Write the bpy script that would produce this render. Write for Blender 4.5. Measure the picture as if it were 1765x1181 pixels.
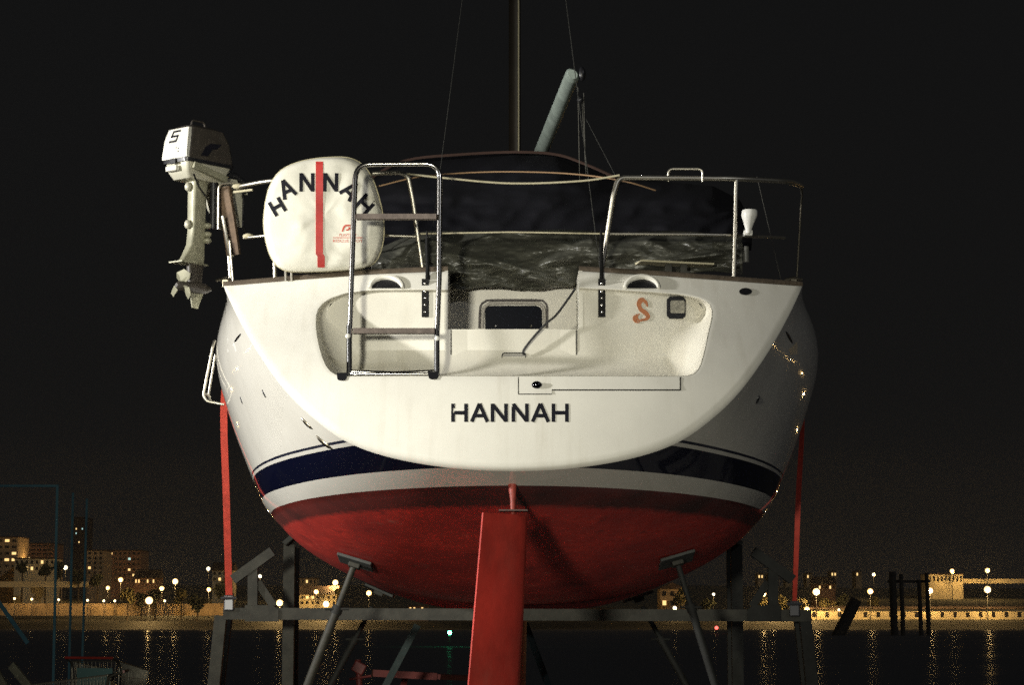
import bpy, bmesh, math, random
import numpy as np
from mathutils import Vector, Matrix, noise
from mathutils.bvhtree import BVHTree

random.seed(7)
for o in list(bpy.data.objects):
    bpy.data.objects.remove(o)
SC = bpy.context.scene
C = SC.collection

# ------------------------------------------------------------------ camera
IW, IH, F = 1765.0, 1181.0, 4000.0
HORIZON = 1055.0
CAM = Vector((0.0, 0.0, 1.5))
PITCH = math.atan((HORIZON - IH / 2) / F)
cam = bpy.data.cameras.new('camera')
cam.sensor_width = 36.0
cam.lens = 36.0 * F / IW
cam.clip_start, cam.clip_end = 0.1, 6000
camo = bpy.data.objects.new('camera', cam)
C.objects.link(camo)
camo.location = CAM
camo.rotation_euler = (math.pi / 2 + PITCH, 0, 0)
SC.camera = camo

# ------------------------------------------------------------------ night sky
w = bpy.data.worlds.new('World')
SC.world = w
w.use_nodes = True
bg = w.node_tree.nodes['Background']
bg.inputs['Color'].default_value = (1.0, 0.97, 0.93, 1)
bg.inputs['Strength'].default_value = 0.0066
wnt = w.node_tree
wtc = wnt.nodes.new('ShaderNodeTexCoord'); wsp = wnt.nodes.new('ShaderNodeSeparateXYZ'); wcr = wnt.nodes.new('ShaderNodeValToRGB')
wnt.links.new(wtc.outputs['Generated'], wsp.inputs[0]); wnt.links.new(wsp.outputs['Z'], wcr.inputs['Fac'])
wcr.color_ramp.elements[0].position = 0.0; wcr.color_ramp.elements[0].color = (0.96, 0.94, 0.92, 1)
wcr.color_ramp.elements[1].position = 0.32; wcr.color_ramp.elements[1].color = (0.88, 0.90, 0.93, 1)
wnt.links.new(wcr.outputs['Color'], bg.inputs['Color'])

SC.view_settings.view_transform = 'Standard'
SC.view_settings.look = 'None'
SC.view_settings.exposure = 0.0
SC.view_settings.gamma = 1.0
SC.cycles.max_bounces = 4
SC.cycles.diffuse_bounces = 3
SC.cycles.glossy_bounces = 3
SC.cycles.transmission_bounces = 1
SC.cycles.sample_clamp_indirect = 2.5
SC.cycles.use_light_tree = True

# weak sun added as fill from behind right, lifting starboard and hillside
sd = bpy.data.lights.new('fill_sun', 'SUN')
sd.energy = 0.19
sd.angle = math.radians(0.5)
sd.color = (0.95, 0.97, 1.0)
so = bpy.data.objects.new('fill_sun', sd)
C.objects.link(so)
so.rotation_euler = Vector((-0.55, 0.75, -0.42)).to_track_quat('-Z', 'Y').to_euler()

# the boatyard floodlight on its post behind the photographer
LAMP = Vector((-3.4, -4.5, 2.75))
ld = bpy.data.lights.new('yard_floodlight_beam', 'SPOT')
ld.energy = 7900
ld.color = (1.0, 0.965, 0.80)
ld.shadow_soft_size = 0.55
ld.spot_size = math.radians(26)
ld.spot_blend = 1.0
lo = bpy.data.objects.new('yard_floodlight_beam', ld)
C.objects.link(lo)
lo.location = LAMP
lo.rotation_euler = (Vector((-1.45, 12.2, 2.75)) - LAMP).to_track_quat('-Z', 'Y').to_euler()

# a second yard lamp on a post to the left of the boat, outside the picture
LAMP2 = Vector((-9.5, 9.3, 4.4))
l2 = bpy.data.lights.new('yard_lamp_beam', 'SPOT')
l2.energy = 5600
l2.color = (1.0, 0.98, 0.94)
l2.shadow_soft_size = 0.22
l2.spot_size = math.radians(40)
l2.spot_blend = 0.85
l2o = bpy.data.objects.new('yard_lamp_beam', l2)
C.objects.link(l2o)
l2o.location = LAMP2
l2o.rotation_euler = (Vector((-1.0, 12.7, 3.1)) - LAMP2).to_track_quat('-Z', 'Y').to_euler()

# ------------------------------------------------------------------ helpers
ST, CT = math.sin(PITCH), math.cos(PITCH)

def P(px, py, Y):
    """world point seen at pixel (px, py) of the photograph, at distance Y"""
    u, v = (px - IW / 2) / F, (IH / 2 - py) / F
    t = Y / (CT - v * ST)
    return Vector((t * u, Y, CAM.z + t * (ST + v * CT)))

def ray(px, py):
    u, v = (px - IW / 2) / F, (IH / 2 - py) / F
    return Vector((u, CT - v * ST, ST + v * CT)).normalized()

def S(Y):          # pixels per metre at a distance
    return F / Y

def link(name, me, mat, parent=None, smooth=False):
    o = bpy.data.objects.new(name, me)
    C.objects.link(o)
    if mat is not None:
        me.materials.append(mat)
    if parent is not None:
        o.parent = parent
        o.matrix_parent_inverse = parent.matrix_world.inverted()
    if smooth:
        for p in me.polygons:
            p.use_smooth = True
    return o

def mesh(name, verts, faces, mat, parent=None, smooth=False):
    me = bpy.data.meshes.new(name)
    me.from_pydata([tuple(v) for v in verts], [], faces)
    me.validate()
    bm = bmesh.new(); bm.from_mesh(me)
    bmesh.ops.recalc_face_normals(bm, faces=bm.faces)
    bm.to_mesh(me); bm.free()
    return link(name, me, mat, parent, smooth)

def empty(name, loc, rz=0.0):
    o = bpy.data.objects.new(name, None)
    C.objects.link(o)
    o.location = loc
    o.rotation_euler = (0, 0, rz)
    o.matrix_world = Matrix.Translation(Vector(loc)) @ Matrix.Rotation(rz, 4, 'Z')
    o.empty_display_size = 0.2
    return o

def tag(o, label, cat, group=None, kind=None):
    o['label'] = label
    if cat: o['category'] = cat
    if group: o['group'] = group
    if kind: o['kind'] = kind
    return o

def structure(o):
    o['kind'] = 'structure'
    return o

class MB:
    def __init__(s): s.v, s.f = [], []
    def add(s, v, f):
        b = len(s.v); s.v += [Vector(p) for p in v]; s.f += [[i + b for i in q] for q in f]; return s
    def box(s, c, size, rot=None, bev=0.0):
        hx, hy, hz = size[0] / 2, size[1] / 2, size[2] / 2
        c = Vector(c)
        if bev <= 0:
            pts = [Vector((x, y, z)) for x in (-hx, hx) for y in (-hy, hy) for z in (-hz, hz)]
            fs = [[0, 1, 3, 2], [4, 6, 7, 5], [0, 4, 5, 1], [2, 3, 7, 6], [0, 2, 6, 4], [1, 5, 7, 3]]
        else:
            bm = bmesh.new()
            bmesh.ops.create_cube(bm, size=1.0)
            for q in bm.verts: q.co = Vector((q.co.x * size[0], q.co.y * size[1], q.co.z * size[2]))
            bmesh.ops.bevel(bm, geom=list(bm.edges), offset=bev, segments=2, affect='EDGES', profile=0.5)
            bm.verts.index_update()
            pts = [q.co.copy() for q in bm.verts]
            fs = [[q.index for q in f.verts] for f in bm.faces]
            bm.free()
        if rot is not None: pts = [rot @ p for p in pts]
        return s.add([p + c for p in pts], fs)
    def tube(s, pts, r, seg=10, closed=False, sy=1.0):
        pts = [Vector(p) for p in pts]
        n = len(pts)
        rr = r if isinstance(r, (list, tuple)) else [r] * n
        V, Fs = [], []
        t0 = (pts[1] - pts[0]).normalized()
        nrm = t0.orthogonal().normalized()
        for i in range(n):
            a = pts[i - 1] if (i > 0 or closed) else pts[i]
            b = pts[(i + 1) % n] if (i < n - 1 or closed) else pts[i]
            t = (b - a).normalized()
            nrm = (nrm - t * nrm.dot(t))
            nrm = nrm.normalized() if nrm.length > 1e-6 else t.orthogonal().normalized()
            bi = t.cross(nrm)
            for k in range(seg):
                an = 2 * math.pi * k / seg
                V.append(pts[i] + nrm * (rr[i] * math.cos(an)) + bi * (rr[i] * math.sin(an) * sy))
        m = n if closed else n - 1
        for i in range(m):
            j = (i + 1) % n
            for k in range(seg):
                l = (k + 1) % seg
                Fs.append([i * seg + k, i * seg + l, j * seg + l, j * seg + k])
        if not closed:
            Fs.append(list(range(seg))[::-1]); Fs.append([(n - 1) * seg + k for k in range(seg)])
        return s.add(V, Fs)
    def beam(s, a, b, wx, wy, up=(0, 1, 0)):
        """rectangular bar from a to b; wy measured along 'up' direction"""
        a, b = Vector(a), Vector(b)
        t = (b - a).normalized(); u = Vector(up); u = (u - t * u.dot(t)).normalized(); v = t.cross(u)
        V = [p + u * (sy * wy / 2) + v * (sx * wx / 2) for p in (a, b) for sx, sy in ((-1, -1), (1, -1), (1, 1), (-1, 1))]
        return s.add(V, [[0, 3, 2, 1], [4, 5, 6, 7], [0, 1, 5, 4], [1, 2, 6, 5], [2, 3, 7, 6], [3, 0, 4, 7]])
    def prism(s, pts, d):
        """outline points (3D, planar) pushed by vector d"""
        n = len(pts); d = Vector(d)
        V = [Vector(p) for p in pts] + [Vector(p) + d for p in pts]
        return s.add(V, [list(range(n))[::-1], list(range(n, 2 * n))] + [[i, (i + 1) % n, n + (i + 1) % n, n + i] for i in range(n)])
    def rings(s, rings, closed=True, cap0=False, cap1=False):
        n = len(rings[0]); V = [p for r in rings for p in r]; Fs = []
        for i in range(len(rings) - 1):
            for k in range(n if closed else n - 1):
                l = (k + 1) % n
                Fs.append([i * n + k, i * n + l, (i + 1) * n + l, (i + 1) * n + k])
        if cap0: Fs.append(list(range(n))[::-1])
        if cap1: Fs.append([(len(rings) - 1) * n + k for k in range(n)])
        return s.add(V, Fs)
    def sphere(s, c, r, nu=12, nv=8, sc=(1, 1, 1)):
        c = Vector(c)
        V, Fs = [], []
        for j in range(nv + 1):
            th = math.pi * j / nv
            for i in range(nu):
                ph = 2 * math.pi * i / nu
                V.append(c + Vector((r * sc[0] * math.sin(th) * math.cos(ph), r * sc[1] * math.sin(th) * math.sin(ph), r * sc[2] * math.cos(th))))
        for j in range(nv):
            for i in range(nu):
                k = (i + 1) % nu
                Fs.append([j * nu + i, j * nu + k, (j + 1) * nu + k, (j + 1) * nu + i])
        s.add(V, Fs); return s
    def build(s, name, mat, parent=None, smooth=False):
        o = mesh(name, s.v, s.f, mat, parent, smooth)
        if smooth:
            bm = bmesh.new(); bm.from_mesh(o.data)
            bmesh.ops.remove_doubles(bm, verts=bm.verts, dist=1e-6)
            for e in bm.edges:
                if len(e.link_faces) == 2 and e.calc_face_angle(0) > math.radians(42): e.smooth = False
            bm.to_mesh(o.data); bm.free()
        return o

def spline(pts, n=8):
    """Catmull-Rom through 3D points"""
    pts = [Vector(p) for p in pts]
    out = []
    for i in range(len(pts) - 1):
        p0 = pts[i - 1] if i > 0 else pts[0] * 2 - pts[1]
        p1, p2 = pts[i], pts[i + 1]
        p3 = pts[i + 2] if i + 2 < len(pts) else p2 * 2 - p1
        for k in range(n):
            t = k / n
            out.append(0.5 * ((2 * p1) + (p2 - p0) * t + (2 * p0 - 5 * p1 + 4 * p2 - p3) * t * t + (3 * p1 - p0 - 3 * p2 + p3) * t ** 3))
    out.append(pts[-1])
    return out

def filleted(pts, r, n=6):
    """polyline with rounded corners"""
    pts = [Vector(p) for p in pts]
    out = [pts[0]]
    for i in range(1, len(pts) - 1):
        a, b, c = pts[i - 1], pts[i], pts[i + 1]
        d1, d2 = (a - b), (c - b)
        rr = min(r, d1.length * .45, d2.length * .45)
        p, q = b + d1.normalized() * rr, b + d2.normalized() * rr
        for k in range(n + 1):
            t = k / n
            out.append(p * (1 - t) ** 2 + b * 2 * t * (1 - t) + q * t * t)
    out.append(pts[-1])
    return out

def resample(pts, n):
    a = np.array([tuple(p) for p in pts], float)
    d = np.r_[0, np.cumsum(np.linalg.norm(np.diff(a, axis=0), axis=1))]
    t = np.linspace(0, d[-1], n)
    return np.stack([np.interp(t, d, a[:, k]) for k in range(a.shape[1])], 1)

def smooth2d(pts, n=10):
    return [(p.x, p.y) for p in spline([Vector((x, y, 0)) for x, y in pts], n)]

def bvh_of(o):
    me = o.data
    return BVHTree.FromPolygons([v.co.copy() for v in me.vertices], [list(p.vertices) for p in me.polygons])

def hit(bvh, px, py, lift=0.0):
    d = ray(px, py)
    h = bvh.ray_cast(CAM, d)
    if h[0] is None: return None
    return h[0] - d * lift

# ------------------------------------------------------------------ materials
MATS = {}
def mat(name, col, rough=0.5, metal=0.0, var=0.0, vscale=6.0, bump=0.0, bscale=40.0, col2=None, coat=0.0, spec=0.5):
    if name in MATS: return MATS[name]
    m = bpy.data.materials.new(name); m.use_nodes = True
    nt = m.node_tree; b = nt.nodes['Principled BSDF']
    b.inputs['Base Color'].default_value = (*col, 1)
    b.inputs['Roughness'].default_value = rough
    b.inputs['Metallic'].default_value = metal
    b.inputs['Coat Weight'].default_value = coat
    b.inputs['Coat Roughness'].default_value = 0.05
    b.inputs['Specular IOR Level'].default_value = spec
    if var > 0 or bump > 0:
        g = nt.nodes.new('ShaderNodeNewGeometry')
    if var > 0:
        n = nt.nodes.new('ShaderNodeTexNoise'); n.inputs['Scale'].default_value = vscale
        n.inputs['Detail'].default_value = 6; n.inputs['Roughness'].default_value = 0.62
        nt.links.new(g.outputs['Position'], n.inputs['Vector'])
        mx = nt.nodes.new('ShaderNodeMix'); mx.data_type = 'RGBA'
        c2 = col2 if col2 else tuple(max(0, c * (1 - var)) for c in col)
        mx.inputs['A'].default_value = (*c2, 1)
        mx.inputs['B'].default_value = (*col, 1)
        mr = nt.nodes.new('ShaderNodeMapRange')
        mr.inputs['From Min'].default_value = 0.35; mr.inputs['From Max'].default_value = 0.62
        nt.links.new(n.outputs['Fac'], mr.inputs['Value'])
        nt.links.new(mr.outputs['Result'], mx.inputs['Factor'])
        nt.links.new(mx.outputs['Result'], b.inputs['Base Color'])
        mr2 = nt.nodes.new('ShaderNodeMapRange')
        mr2.inputs['To Min'].default_value = min(1, rough + 0.12); mr2.inputs['To Max'].default_value = rough
        nt.links.new(n.outputs['Fac'], mr2.inputs['Value'])
        nt.links.new(mr2.outputs['Result'], b.inputs['Roughness'])
    if bump > 0:
        n2 = nt.nodes.new('ShaderNodeTexNoise'); n2.inputs['Scale'].default_value = bscale
        n2.inputs['Detail'].default_value = 4
        nt.links.new(g.outputs['Position'], n2.inputs['Vector'])
        bp = nt.nodes.new('ShaderNodeBump'); bp.inputs['Strength'].default_value = bump; bp.inputs['Distance'].default_value = 0.01
        nt.links.new(n2.outputs['Fac'], bp.inputs['Height'])
        nt.links.new(bp.outputs['Normal'], b.inputs['Normal'])
    MATS[name] = m
    return m

def weather(m, amount, tint=(.36, .31, .22), xs=22.0, zs=1.3):
    """rain streaks and scuffs over a base colour"""
    nt = m.node_tree; b = nt.nodes['Principled BSDF']
    src = b.inputs['Base Color'].links[0].from_socket
    g = nt.nodes.new('ShaderNodeNewGeometry')
    mp = nt.nodes.new('ShaderNodeMapping'); mp.inputs['Scale'].default_value = (xs, 3, zs)
    n = nt.nodes.new('ShaderNodeTexNoise'); n.inputs['Scale'].default_value = 1.0; n.inputs['Detail'].default_value = 5; n.inputs['Roughness'].default_value = .6
    n2 = nt.nodes.new('ShaderNodeTexNoise'); n2.inputs['Scale'].default_value = 1.6; n2.inputs['Detail'].default_value = 6; n2.inputs['Roughness'].default_value = .7
    nt.links.new(g.outputs['Position'], mp.inputs['Vector']); nt.links.new(mp.outputs['Vector'], n.inputs['Vector']); nt.links.new(g.outputs['Position'], n2.inputs['Vector'])
    r1 = nt.nodes.new('ShaderNodeMapRange'); r1.inputs['From Min'].default_value = .48; r1.inputs['From Max'].default_value = .78
    r2 = nt.nodes.new('ShaderNodeMapRange'); r2.inputs['From Min'].default_value = .40; r2.inputs['From Max'].default_value = .70; r2.inputs['To Min'].default_value = .15
    nt.links.new(n.outputs['Fac'], r1.inputs['Value']); nt.links.new(n2.outputs['Fac'], r2.inputs['Value'])
    mu = nt.nodes.new('ShaderNodeMath'); mu.operation = 'MULTIPLY'; nt.links.new(r1.outputs[0], mu.inputs[0]); nt.links.new(r2.outputs[0], mu.inputs[1])
    mu2 = nt.nodes.new('ShaderNodeMath'); mu2.operation = 'MULTIPLY'; nt.links.new(mu.outputs[0], mu2.inputs[0]); mu2.inputs[1].default_value = amount
    mx = nt.nodes.new('ShaderNodeMix'); mx.data_type = 'RGBA'; mx.inputs['B'].default_value = (*tint, 1)
    nt.links.new(mu2.outputs[0], mx.inputs['Factor']); nt.links.new(src, mx.inputs['A']); nt.links.new(mx.outputs['Result'], b.inputs['Base Color'])
    return m

def glow(name, col, strength):
    if name in MATS: return MATS[name]
    m = bpy.data.materials.new(name); m.use_nodes = True
    b = m.node_tree.nodes['Principled BSDF']
    b.inputs['Base Color'].default_value = (*col, 1)
    b.inputs['Emission Color'].default_value = (*col, 1)
    b.inputs['Emission Strength'].default_value = strength
    MATS[name] = m
    return m

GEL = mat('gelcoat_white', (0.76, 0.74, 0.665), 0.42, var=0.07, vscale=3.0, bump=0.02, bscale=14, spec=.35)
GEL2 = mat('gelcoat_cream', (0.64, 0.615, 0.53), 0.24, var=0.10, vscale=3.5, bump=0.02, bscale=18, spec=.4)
weather(GEL, .45, xs=14); weather(GEL2, .45, xs=11)
STEEL = mat('stainless_steel', (0.70, 0.66, 0.56), 0.34, 1.0, var=0.15, vscale=20)
STEELD = mat('stainless_polished', (0.62, 0.60, 0.57), 0.13, 1.0, var=0.2, vscale=18)
BLACK = mat('black_plastic', (0.012, 0.012, 0.014), 0.35)
VINYL = mat('black_vinyl', (0.008, 0.008, 0.013), 0.6, spec=.15)
RUBBER = mat('black_rubber', (0.015, 0.015, 0.016), 0.6)
TEAK = mat('weathered_teak', (0.10, 0.075, 0.05), 0.75, var=0.45, vscale=14, bump=0.2, bscale=60)
RUNG = mat('grey_brown_tread', (0.17, 0.135, 0.115), 0.7, var=0.35, vscale=25, bump=0.2, bscale=90)
WHITEP = mat('white_plastic', (0.75, 0.74, 0.69), 0.35, var=0.08, vscale=20)
DARKGL = mat('dark_glass', (0.006, 0.007, 0.012), 0.12)
SEAM = mat('dark_seam', (0.03, 0.028, 0.025), 0.7)
RED = mat('red_antifoul', (0.70, 0.052, 0.034), 0.55, var=0.45, vscale=2.6, bump=0.08, bscale=70)
weather(RED, .5, tint=(.42, .14, .10), xs=7, zs=2.2)
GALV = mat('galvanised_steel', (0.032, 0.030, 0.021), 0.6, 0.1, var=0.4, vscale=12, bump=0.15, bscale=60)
GALVD = mat('dull_shaded_galvanised', (0.013, 0.0135, 0.011), 0.7, 0.1, var=0.5, vscale=9, bump=0.15, bscale=60)  # darker steel copy; the cradle's starboard shade is put into this colour
ROPE = mat('cream_rope', (0.55, 0.50, 0.34), 0.75, var=0.3, vscale=90)
WIRE = mat('rigging_wire', (0.35, 0.34, 0.30), 0.35, 0.8)
STRAP = mat('red_webbing', (0.62, 0.060, 0.034), 0.6, var=0.25, vscale=30, bump=0.3, bscale=220)
SPAR = mat('weathered_aluminium', (0.38, 0.45, 0.40), 0.42, 0.25, var=0.3, vscale=7)
MASTM = mat('dim_spar', (0.032, 0.025, 0.019), 0.5, 0.2, var=0.3, vscale=4)  # the mast's lack of light is put into its base colour

# ================================================================== SETTING
yard = structure(MB().box((0, -14, -1.55), (150, 112, 3.1)).build('ground', mat('yard_concrete', (0.16, 0.155, 0.14), 0.85, var=0.35, vscale=0.8, bump=0.3, bscale=12)))

# water
wm = bpy.data.materials.new('river_water'); wm.use_nodes = True
nt = wm.node_tree; nt.nodes.remove(nt.nodes['Principled BSDF'])
dif = nt.nodes.new('ShaderNodeBsdfDiffuse'); dif.inputs['Color'].default_value = (0.12, 0.12, 0.125, 1)
glo = nt.nodes.new('ShaderNodeBsdfGlossy'); glo.inputs['Roughness'].default_value = 0.2; glo.inputs['Color'].default_value = (.8, .8, .8, 1)
mxs = nt.nodes.new('ShaderNodeMixShader'); mxs.inputs[0].default_value = 0.04
g = nt.nodes.new('ShaderNodeNewGeometry')
mp = nt.nodes.new('ShaderNodeMapping'); mp.inputs['Scale'].default_value = (0.5, 0.16, 1)
n = nt.nodes.new('ShaderNodeTexNoise'); n.inputs['Scale'].default_value = 1.0; n.inputs['Detail'].default_value = 5
bp = nt.nodes.new('ShaderNodeBump'); bp.inputs['Strength'].default_value = 0.10; bp.inputs['Distance'].default_value = 0.3
nt.links.new(g.outputs['Position'], mp.inputs['Vector']); nt.links.new(mp.outputs['Vector'], n.inputs['Vector'])
nt.links.new(n.outputs['Fac'], bp.inputs['Height']); nt.links.new(bp.outputs['Normal'], glo.inputs['Normal'])
mp2 = nt.nodes.new('ShaderNodeMapping'); mp2.inputs['Scale'].default_value = (0.006, 0.045, 1)
n2 = nt.nodes.new('ShaderNodeTexNoise'); n2.inputs['Scale'].default_value = 1.0; n2.inputs['Detail'].default_value = 3
mr = nt.nodes.new('ShaderNodeMapRange'); mr.inputs['From Min'].default_value = .42; mr.inputs['From Max'].default_value = .66; mr.inputs['To Min'].default_value = .005; mr.inputs['To Max'].default_value = .036
nt.links.new(g.outputs['Position'], mp2.inputs['Vector']); nt.links.new(mp2.outputs['Vector'], n2.inputs['Vector']); nt.links.new(n2.outputs['Fac'], mr.inputs['Value']); nt.links.new(mr.outputs['Result'], mxs.inputs[0])
nt.links.new(dif.outputs[0], mxs.inputs[1]); nt.links.new(glo.outputs[0], mxs.inputs[2]); nt.links.new(mxs.outputs[0], nt.nodes['Material Output'].inputs['Surface'])
structure(mesh('river_water', [(-1500, 41.9, -3), (1500, 41.9, -3), (1500, 640, -3), (-1500, 640, -3)], [[0, 1, 2, 3]], wm))

# far bank and hillside
def bank_z(x, y):
    pts = [(575, -3.6), (592, -3.0), (601, -1.0), (612, -0.7), (650, 1.2), (720, 5.0), (820, 8), (1000, 11), (1300, 12), (1700, 5)]
    z = np.interp(y, [p[0] for p in pts], [p[1] for p in pts])
    k = max(0.0, min(1.0, (y - 640) / 150))
    return float(z + k * 4.0 * (noise.noise(Vector((x * 0.006, y * 0.006, 0))) + 0.35 * (1 - min(1, abs(x + 90) / 140))) + 0.25 * noise.noise(Vector((x * 0.12, y * 0.12, 3))))
xs = np.linspace(-700, 900, 150); ys = np.r_[np.linspace(575, 720, 40), np.linspace(735, 1700, 40)]
V = [(x, y, bank_z(x, y)) for y in ys for x in xs]
nx = len(xs)
Fq = [[j * nx + i, j * nx + i + 1, (j + 1) * nx + i + 1, (j + 1) * nx + i] for j in range(len(ys) - 1) for i in range(nx - 1)]
bank_m = mat('dark_grass_bank', (0.075, 0.075, 0.055), 0.95, var=0.5, vscale=0.15, bump=0.6, bscale=1.5)
nt = bank_m.node_tree; b = nt.nodes['Principled BSDF']; src = b.inputs['Base Color'].links[0].from_socket
g = nt.nodes.new('ShaderNodeNewGeometry'); sp = nt.nodes.new('ShaderNodeSeparateXYZ'); nt.links.new(g.outputs['Position'], sp.inputs[0])
mr = nt.nodes.new('ShaderNodeMapRange'); mr.inputs['From Min'].default_value = 606; mr.inputs['From Max'].default_value = 640
nt.links.new(sp.outputs['Y'], mr.inputs['Value'])
mx = nt.nodes.new('ShaderNodeMix'); mx.data_type = 'RGBA'; mx.inputs['A'].default_value = (.005, .005, .0035, 1)
nt.links.new(mr.outputs[0], mx.inputs['Factor']); nt.links.new(src, mx.inputs['B']); nt.links.new(mx.outputs['Result'], b.inputs['Base Color'])
structure(mesh('far_bank', V, Fq, bank_m, smooth=True))

# ================================================================== YACHT
yacht = empty('sailing_yacht', (0, 12.0, 0))
tag(yacht, 'white sailing yacht HANNAH with red bottom, seen from the stern, ashore on props', 'yacht')

ZT = [2.0, 2.22, 2.45, 2.68, 2.86, 3.06, 3.22, 3.36, 3.6]
YT = [11.80, 11.80, 11.815, 11.87, 12.02, 12.24, 12.39, 12.51, 12.72]
_zf = np.linspace(2.0, 3.6, 400); _yf = np.interp(_zf, ZT, YT)
_k = np.ones(41) / 41; _yf = np.convolve(np.r_[[_yf[0]] * 20, _yf, [_yf[-1]] * 20], _k, 'valid')
CURV = 0.095
def yt(x, z): return float(np.interp(z, _zf, _yf)) + CURV * x * x
def on_transom(px, py):
    Y = 12.0
    for _ in range(12):
        p = P(px, py, Y); Y = 0.5 * Y + 0.5 * yt(p.x, p.z)
    return P(px, py, Y)

# transom outline, left half then mirrored; (half width px, y px)
MID = 884.0
TO = [(499, 493), (490, 513), (476, 541), (458, 574), (440, 604), (420, 634), (397, 665), (372, 693), (344, 718), (312, 743), (280, 762), (236, 779), (185, 792), (125, 802), (62, 808), (0, 810)]
TO = smooth2d(TO, 6)
NH = 44
TO = resample(TO, NH)
TL = [on_transom(MID - a, b) for a, b in TO]       # port edge, sheer to keel
TR = [on_transom(MID + a, b) for a, b in TO]
half_T = [((r.x - l.x) / 2, (r.y + l.y) / 2, (r.z + l.z) / 2) for l, r in zip(TL, TR)]
XC = (TL[0].x + TR[0].x) / 2

# hull sections (half breadth, z) from sheer to keel
M1 = [(1.70, 3.36), (1.785, 3.24), (1.825, 3.08), (1.812, 2.92), (1.765, 2.75), (1.70, 2.56), (1.62, 2.36), (1.54, 2.17), (1.41, 2.02), (1.30, 1.93), (1.12, 1.83), (0.92, 1.76), (0.66, 1.70), (0.33, 1.66), (0, 1.645)]
M2 = [(1.73, 3.42), (1.79, 3.28), (1.815, 3.08), (1.80, 2.9), (1.77, 2.7), (1.71, 2.5), (1.62, 2.28), (1.5, 2.08), (1.34, 1.9), (1.14, 1.76), (0.9, 1.65), (0.62, 1.565), (0.3, 1.52), (0, 1.51)]
def scaled(sec, sx, sheer, keel, flare=0.0):
    z0, z1 = sec[-1][1], sec[0][1]
    return [(x * sx * (1 - flare * (1 - (z - z0) / (z1 - z0))), keel + (z - z0) / (z1 - z0) * (sheer - keel)) for x, z in sec]
secs = [(14.0, M1), (15.5, M2), (17.4, scaled(M2, 0.93, 3.52, 1.50, 0.05)), (19.2, scaled(M2, 0.68, 3.63, 1.55, 0.2)), (20.8, scaled(M2, 0.34, 3.75, 1.75, 0.4)), (22.0, scaled(M2, 0.02, 3.86, 2.25, 0.5))]
stations = [np.array(half_T)]
for Y, sec in secs:
    q = resample(smooth2d(sec, 6), NH)
    stations.append(np.stack([q[:, 0], np.full(NH, Y), q[:, 1]], 1))
stations = np.array(stations)                       # station, point, xyz
def hull_line(i, n_per=9):
    p = stations[:, i, :]
    s = np.r_[0, np.cumsum(np.maximum(0.2, np.linalg.norm(np.diff(p, axis=0), axis=1)))]
    m = np.zeros_like(p)
    for k in range(len(p)):
        if k == 0: m[k] = (p[1] - p[0]) / (s[1] - s[0])
        elif k == len(p) - 1: m[k] = (p[k] - p[k - 1]) / (s[k] - s[k - 1])
        else:
            d0 = (p[k] - p[k - 1]) / (s[k] - s[k - 1]); d1 = (p[k + 1] - p[k]) / (s[k + 1] - s[k])
            w0, w1 = s[k + 1] - s[k], s[k] - s[k - 1]
            m[k] = (d0 * w0 + d1 * w1) / (w0 + w1)
    m[0] = 1.5 * (p[1] - p[0]) / (s[1] - s[0]) - 0.5 * m[1]
    out = []
    for k in range(len(p) - 1):
        h = s[k + 1] - s[k]
        for j in range(n_per):
            t = j / n_per
            out.append((2 * t**3 - 3 * t**2 + 1) * p[k] + (t**3 - 2 * t**2 + t) * h * m[k] + (-2 * t**3 + 3 * t**2) * p[k + 1] + (t**3 - t**2) * h * m[k + 1])
    out.append(p[-1])
    return np.array(out)
L = np.array([hull_line(i) for i in range(NH)])     # point, station, xyz
# set the first ring a little forward so the rounded stern edge can meet it
first = L[:, 0, :].copy()
L[:, 0, :] = L[:, 0, :] + (L[:, 1, :] - L[:, 0, :]) * 0.10
NS = L.shape[1]
hv, hf = [], []
ring_n = 2 * NH - 1
def xoff(y): return 0.028 * max(0.0, min(1.0, (y - 12.5) / 1.5))   # she sits a touch askew to the lens
for s in range(NS):
    for i in range(NH): hv.append((XC + xoff(L[i, s, 1]) * (s > 0) - L[i, s, 0], L[i, s, 1], L[i, s, 2]))
    for i in range(NH - 2, -1, -1): hv.append((XC + xoff(L[i, s, 1]) * (s > 0) + L[i, s, 0], L[i, s, 1], L[i, s, 2]))
for s in range(NS - 1):
    for k in range(ring_n - 1):
        hf.append([s * ring_n + k, s * ring_n + k + 1, (s + 1) * ring_n + k + 1, (s + 1) * ring_n + k])

# hull paint: stripes follow the waterline
hm = bpy.data.materials.new('hull_paint'); hm.use_nodes = True
nt = hm.node_tree; b = nt.nodes['Principled BSDF']
def N(t, **kw):
    n = nt.nodes.new(t)
    for k, v in kw.items(): setattr(n, k, v)
    return n
def M(op, a, bb=None):
    n = N('ShaderNodeMath', operation=op)
    for i, x in enumerate((a, bb)):
        if x is None: continue
        if isinstance(x, (int, float)): n.inputs[i].default_value = x
        else: nt.links.new(x, n.inputs[i])
    return n.outputs[0]
def MIX(f, a, bb):
    n = N('ShaderNodeMix', data_type='RGBA')
    nt.links.new(f, n.inputs['Factor'])
    for k, x in (('A', a), ('B', bb)):
        if isinstance(x, tuple): n.inputs[k].default_value = (*x, 1)
        else: nt.links.new(x, n.inputs[k])
    return n.outputs['Result']
def STEP(v, lo, hi):
    n = N('ShaderNodeMapRange'); n.inputs['From Min'].default_value = lo; n.inputs['From Max'].default_value = hi
    nt.links.new(v, n.inputs['Value']); return n.outputs['Result']
g = N('ShaderNodeNewGeometry'); sp = N('ShaderNodeSeparateXYZ'); nt.links.new(g.outputs['Position'], sp.inputs[0])
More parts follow.
